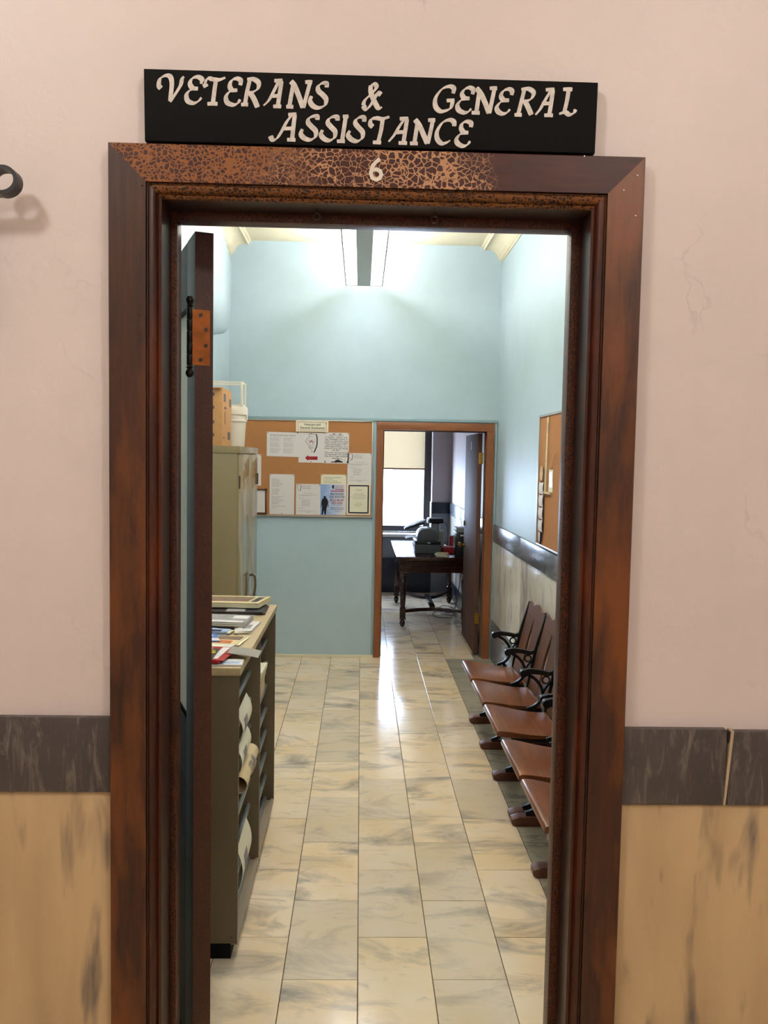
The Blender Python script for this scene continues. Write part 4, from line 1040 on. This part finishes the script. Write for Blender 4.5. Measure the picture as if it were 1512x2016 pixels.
word(t, y, [('855-IL-AFLAN', -.206, 1.399, .028, .118), ('(452-3526)', -.206, 1.374, .028, .098)], 'red', .02)
lines(t, y, [(-.245, -.165, 1.362), (-.262, -.15, 1.34), (-.262, -.15, 1.331), (-.262, -.15, 1.322), (-.235, -.17, 1.308)], 'navy', .0025)
t, y = notice('bordered_notice', 'cream notice with thick navy border in the bottom right corner of the corkboard', -.120, .090, 1.280, 1.556, 'papercream', 2, pins=())
m = MB()
for a in ((-.106, .076, 1.293, 1.305), (-.106, .076, 1.533, 1.545), (-.106, -.094, 1.293, 1.545), (.064, .076, 1.293, 1.545)): m.box(a[0], a[1], y, y + .0003, a[2], a[3])
m.build('border', M['navy'], t)
m = MB()
for X in (-.106, .066):
    for Z in (1.293, 1.535): m.box(X, X + .010, y - .0004, y, Z, Z + .010)
m.build('border_corner', M['red'], t)
lines(t, y, [(-.045, .015, 1.505), (-.04, .01, 1.492), (-.055, .03, 1.465), (-.07, .045, 1.452), (-.085, .055, 1.438), (-.07, .04, 1.425), (-.04, .01, 1.385), (-.05, .02, 1.37), (-.04, .005, 1.357)], 'greyink', .003)
t, y = notice('side_notice', 'white notice half hidden behind the steel cabinet', -1.05, -.876, 1.526, 1.800, pins=((1, 1),))
lines(t, y, [(-1.03, -.91, 1.77 - .012 * k) for k in range(18)], 'greyink', .0028)
fr = thing('picture_frame', 'small brown framed certificate half hidden behind the steel cabinet', 'frame', (-.93, YP, 1.27))
bx('certificate', M['paper'], fr, -1.02, -.838, YP - .006, YP, 1.29, 1.486)
for a in ((-1.035, -.824, 1.274, 1.290), (-1.035, -.824, 1.484, 1.500), (-1.035, -1.02, 1.274, 1.5), (-.839, -.824, 1.274, 1.5)):
    bx('moulding', M['back'], fr, a[0], a[1], YP - .014, YP - .0002, a[2], a[3], bevel=.002)

# ------------------------------------------------------------------ corkboard on the right wall
rb = thing('corkboard', 'corkboard with grey frame standing on the marble band of the right wall', 'notice board', (XR, 3.2, 1.22))
bx('cork', M['cork'], rb, XR - .016, XR, 2.45, 3.85, 1.222, 2.085)
for a in ((2.45, 3.85, 1.222, 1.236), (2.45, 3.85, 2.073, 2.087), (2.45, 2.464, 1.222, 2.087), (3.838, 3.852, 1.222, 2.087)):
    bx('frame', M['alu'], rb, XR - .024, XR - .0005, a[0], a[1], a[2], a[3], bevel=.002)
XP = XR - .017
st = thing('wooden_strip', 'thin pale yardstick hanging on the right corkboard', 'yardstick', (XP, 3.6, 1.58))
MB().hexa([(XP, 3.60, 1.585), (XP, 3.64, 1.585), (XP - .006, 3.64, 1.585), (XP - .006, 3.60, 1.585), (XP, 3.565, 2.065), (XP, 3.605, 2.065), (XP - .006, 3.605, 2.065), (XP - .006, 3.565, 2.065)]).build('stick', M['newsprint'], st)
MB().box(XP - .0064, XP - .006, 3.575, 3.59, 1.96, 2.03).build('print', M['greyink'], st)
MB().box(XP - .012, XP, 3.45, 3.64, 1.575, 1.587).build('ledge', M['newsprint'], st)
pc = thing('small_picture', 'small dark photograph beside the yardstick on the right corkboard', 'picture', (XP, 3.48, 1.6))
bx('mount', M['papercream'], pc, XP - .002, XP, 3.42, 3.53, 1.59, 1.73)
bx('image', M['darkprint'], pc, XP - .0026, XP - .002, 3.44, 3.51, 1.62, 1.715)
MB().tube([(XP - .002, 3.47, 1.73), (XP - .006, 3.42, 1.77), (XP - .004, 3.36, 1.83)], .002, 6).build('cord', M['newsprint'], pc)
lc = thing('leaflet_chain', 'column of white folded leaflets hanging at the edge of the right corkboard', 'leaflets', (XP, 3.7, 1.3))
for k in range(4):
    z = 1.645 - .082 * k
    MB().sheet(lambda u, v: (XP - .012 - .005 * math.sin(PI * v) + .004 * u, 3.64 + .13 * u, z - .076 * v), 2, 5, (.003, 0, 0)).build('leaflet', M['paper'], lc, smooth=True)
    bx('clip', M['ink'], lc, XP - .016, XP - .010, 3.69, 3.72, z - .002, z + .004)
MB().prism([(3.68, 1.66), (3.73, 1.66), (3.745, 1.70), (3.72, 1.75), (3.69, 1.75), (3.67, 1.70)], 'x', XP - .014, XP - .008).build('tag', M['kraft'], lc)
MB().prism([(3.68, 1.318), (3.745, 1.318), (3.735, 1.26), (3.70, 1.238), (3.675, 1.28)], 'x', XP - .012, XP - .006).build('tail', M['navy'], lc)
MB().prism([(3.69, 1.316), (3.735, 1.316), (3.722, 1.265), (3.70, 1.25)], 'x', XP - .0145, XP - .012).build('tail_paper', M['paper'], lc)

# ------------------------------------------------------------------ far office: table and what stands on it
TX0, TX1, TY0, TY1, TZ = .385, 1.185, 6.93, 8.72, .762
tb = thing('library_table', 'dark wooden library table with turned legs and curved stretchers', 'table', (.78, 7.8, 0))
bx('top', M['table'], tb, TX0, TX1, TY0, TY1, TZ - .035, TZ, bevel=.008)
lx0, lx1, ly0, ly1 = .468, 1.125, 7.08, 8.60
bx('apron', M['table'], tb, lx0, lx1, ly0 - .035, ly0 - .012, .585, TZ - .035)
bx('apron', M['table'], tb, lx0, lx1, ly1 + .012, ly1 + .035, .585, TZ - .035)
bx('apron', M['table'], tb, lx0 - .03, lx0 - .008, ly0, ly1, .585, TZ - .035)
bx('apron', M['table'], tb, lx1 + .008, lx1 + .03, ly0, ly1, .585, TZ - .035)
LEG = [(.014, 0), (.025, .012), (.031, .04), (.026, .062), (.014, .072), (.020, .078)]
LEG2 = [(.030, .205), (.022, .212), (.026, .222), (.026, .232), (.029, .24), (.034, .42), (.036, .50), (.024, .515), (.028, .53), (.020, .545), (.026, .56), (.030, .572), (.030, .58)]
for x in (lx0, lx1):
    for y in (ly0, ly1):
        m = MB().lathe(LEG, x, y, 16).lathe(LEG2, x, y, 16)
        m.box(x - .031, x + .031, y - .031, y + .031, .078, .205).box(x - .036, x + .036, y - .036, y + .036, .58, TZ - .035)
        m.build('leg', M['table'], tb, smooth=True)
xm = (lx0 + lx1) / 2
for y, yc in ((ly0, ly0 + .13), (ly1, ly1 - .62)):
    pts = [(lx0 + (lx1 - lx0) * q / 16, y + (yc - y) * math.sin(PI * q / 16) ** 1.0) for q in range(17)]
    MB().strap(pts, .042, 'z', .150, .180).build('stretcher', M['table'], tb, smooth=True)
bx('centre_stretcher', M['table'], tb, xm - .03, xm + .03, ly0 + .12, ly1 - .61, .182, .205, bevel=.003)

pr = thing('printer', 'grey desktop printer with sloping paper tray on the library table', 'printer', (.74, 7.45, TZ))
MB().prism([(.60, TZ + .001), (.875, TZ + .001), (.885, TZ + .10), (.595, TZ + .10)], 'y', 7.26, 7.66).build('base', M['greyplastic'], pr, bevel=.012)
bx('slot', M['darkplastic'], pr, .60, .88, 7.265, 7.65, TZ + .10, TZ + .135, bevel=.004)
MB().prism(smooth_line([(.625, TZ + .135), (.63, TZ + .20), (.66, TZ + .250), (.72, TZ + .268), (.79, TZ + .262), (.835, TZ + .225), (.845, TZ + .135)], 3), 'y', 7.30, 7.62).build('hood', M['greyplastic'], pr, bevel=.01)
MB().hexa([(.50, 7.55, TZ + .23), (.72, 7.50, TZ + .30), (.72, 7.72, TZ + .30), (.50, 7.75, TZ + .23), (.50, 7.55, TZ + .245), (.71, 7.50, TZ + .335), (.71, 7.72, TZ + .335), (.50, 7.75, TZ + .245)]).build('paper_tray', M['darkplastic'], pr, bevel=.004)
MB().sheet(lambda u, v: (.50 + .23 * u, 7.56 + .16 * v, TZ + .25 + .095 * u + .012 * math.sin(PI * u)), 6, 2, (0, 0, -.004)).build('tray_paper', M['paper'], pr)
MB().sheet(lambda u, v: (.50 + .12 * u, 7.30 + .22 * v, TZ + .14 + .035 * math.sin(PI * (.2 + .6 * u))), 6, 2, (0, 0, -.004)).build('output_paper', M['paper'], pr)
bx('panel_button', M['paper'], pr, .735, .765, 7.262, 7.265, TZ + .112, TZ + .124)
mc = thing('card_machine', 'upright grey office machine with black head beside the printer', 'machine', (.86, 7.7, TZ))
bx('column', M['beigeplastic'], mc, .805, .905, 7.70, 7.86, TZ + .001, TZ + .30, bevel=.012)
bx('foot', M['beigeplastic'], mc, .885, .955, 7.66, 7.82, TZ + .001, TZ + .215, bevel=.01)
bx('head', M['darkplastic'], mc, .775, .945, 7.66, 7.86, TZ + .301, TZ + .355, bevel=.01)
bx('paper', M['paper'], mc, .765, .80, 7.66, 7.85, TZ + .30, TZ + .345)
MB().tube(smooth_line([(.945, 7.75, TZ + .33), (.985, 7.72, TZ + .28), (1.0, 7.7, TZ + .2), (1.0, 7.72, TZ + .10), (1.0, 7.74, TZ + .02)], 4), .004, 6).build('cable', M['iron'], mc, smooth=True)
rc = thing('red_can', 'tall red drinks can at the back of the library table', 'can', (1.045, 7.66, TZ))
MB().lathe([(.028, TZ + .001), (.034, TZ + .008), (.034, TZ + .15), (.028, TZ + .163), (.026, TZ + .163)], 1.045, 7.66, 18).build('body', M['redgloss'], rc, smooth=True)
MB().lathe([(.026, TZ + .163), (.027, TZ + .166), (.024, TZ + .164)], 1.045, 7.66, 18).build('rim', M['alu'], rc, smooth=True)
rd = thing('red_box', 'low red box in front of the red can on the table', 'box', (.985, 7.42, TZ))
bx('carton', M['redgloss'], rd, .915, 1.055, 7.345, 7.50, TZ + .001, TZ + .062, bevel=.004)
bx('lid', M['redgloss'], rd, .91, 1.06, 7.34, 7.505, TZ + .045, TZ + .066, bevel=.003)
fl = thing('file_box', 'black upright file box at the right edge of the library table', 'box', (1.085, 7.18, TZ))
bx('case', M['darkplastic'], fl, 1.022, 1.150, 7.05, 7.32, TZ + .001, TZ + .255, bevel=.004)
bx('lid', M['beigeplastic'], fl, 1.020, 1.152, 7.048, 7.322, TZ + .256, TZ + .30, bevel=.004)
bx('label_plate', M['paper'], fl, 1.062, 1.10, 7.0485, 7.05, TZ + .215, TZ + .232)
bx('catch', M['brass'], fl, 1.035, 1.055, 7.042, 7.05, TZ + .12, TZ + .16, bevel=.002)
pp = thing('envelope_stack', 'small heap of cream envelopes at the front edge of the table', 'envelopes', (.88, 7.03, TZ))
for k in range(4):
    o = .012 * math.sin(k * 2.2)
    MB().hexa([(.80 + o, 6.99, TZ + .001 + .009 * k), (.925 + o, 6.975, TZ + .001 + .009 * k), (.945 + o, 7.10, TZ + .001 + .009 * k), (.82 + o, 7.12, TZ + .001 + .009 * k)] + [(.80 + o, 6.99, TZ + .009 + .009 * k), (.925 + o, 6.975, TZ + .009 + .009 * k), (.945 + o, 7.10, TZ + .009 + .009 * k), (.82 + o, 7.12, TZ + .009 + .009 * k)]).build('envelope', M['newsprint' if k % 2 else 'papercream'], pp)
wp = thing('loose_papers', 'loose white papers behind the grey machine on the table', 'papers', (.99, 7.9, TZ))
for k in range(2):
    MB().sheet(lambda u, v: (.93 + .11 * u, 7.85 + .2 * v - .03 * k, TZ + .004 + .006 * k + .018 * math.sin(PI * u)), 5, 2, (0, 0, -.002)).build('sheet', M['paper'], wp)
cd = thing('floor_cables', 'tangle of thin dark cables on the floor under the table', 'cables', (1.05, 7.9, 0))
for k in range(4):
    pts = [(.98 + .13 * math.cos(a * 1.0 + k) * (1 - .1 * k) + .05 * k * .5, 7.75 + .22 * math.sin(a) + .12 * k, .005 + .004 * (1 + math.sin(3 * a + k))) for a in [2 * PI * q / 20 for q in range(18)]]
    MB().tube(pts, .0042, 5).build('cable', M['iron'], cd, smooth=True)
MB().tube(smooth_line([(1.06, 8.05, .006), (1.12, 7.9, .05), (1.135, 7.7, .30), (1.14, 7.5, .56), (1.15, 7.45, .72)], 5), .0045, 6).build('cable', M['iron'], cd, smooth=True)
pb = thing('pole', 'pale vertical pipe behind the far right table leg', 'pipe', (1.16, 8.9, 0))
MB().tube([(1.16, 8.95, .0), (1.16, 8.95, .60)], .022, 12).build('pipe', M['alu'], pb, smooth=True)
MB().lathe([(.04, .001), (.04, .02), (.024, .03)], 1.16, 8.95, 14).build('flange', M['alu'], pb, smooth=True)

for o in bpy.data.objects:
    if '_org' in o: del o['_org']
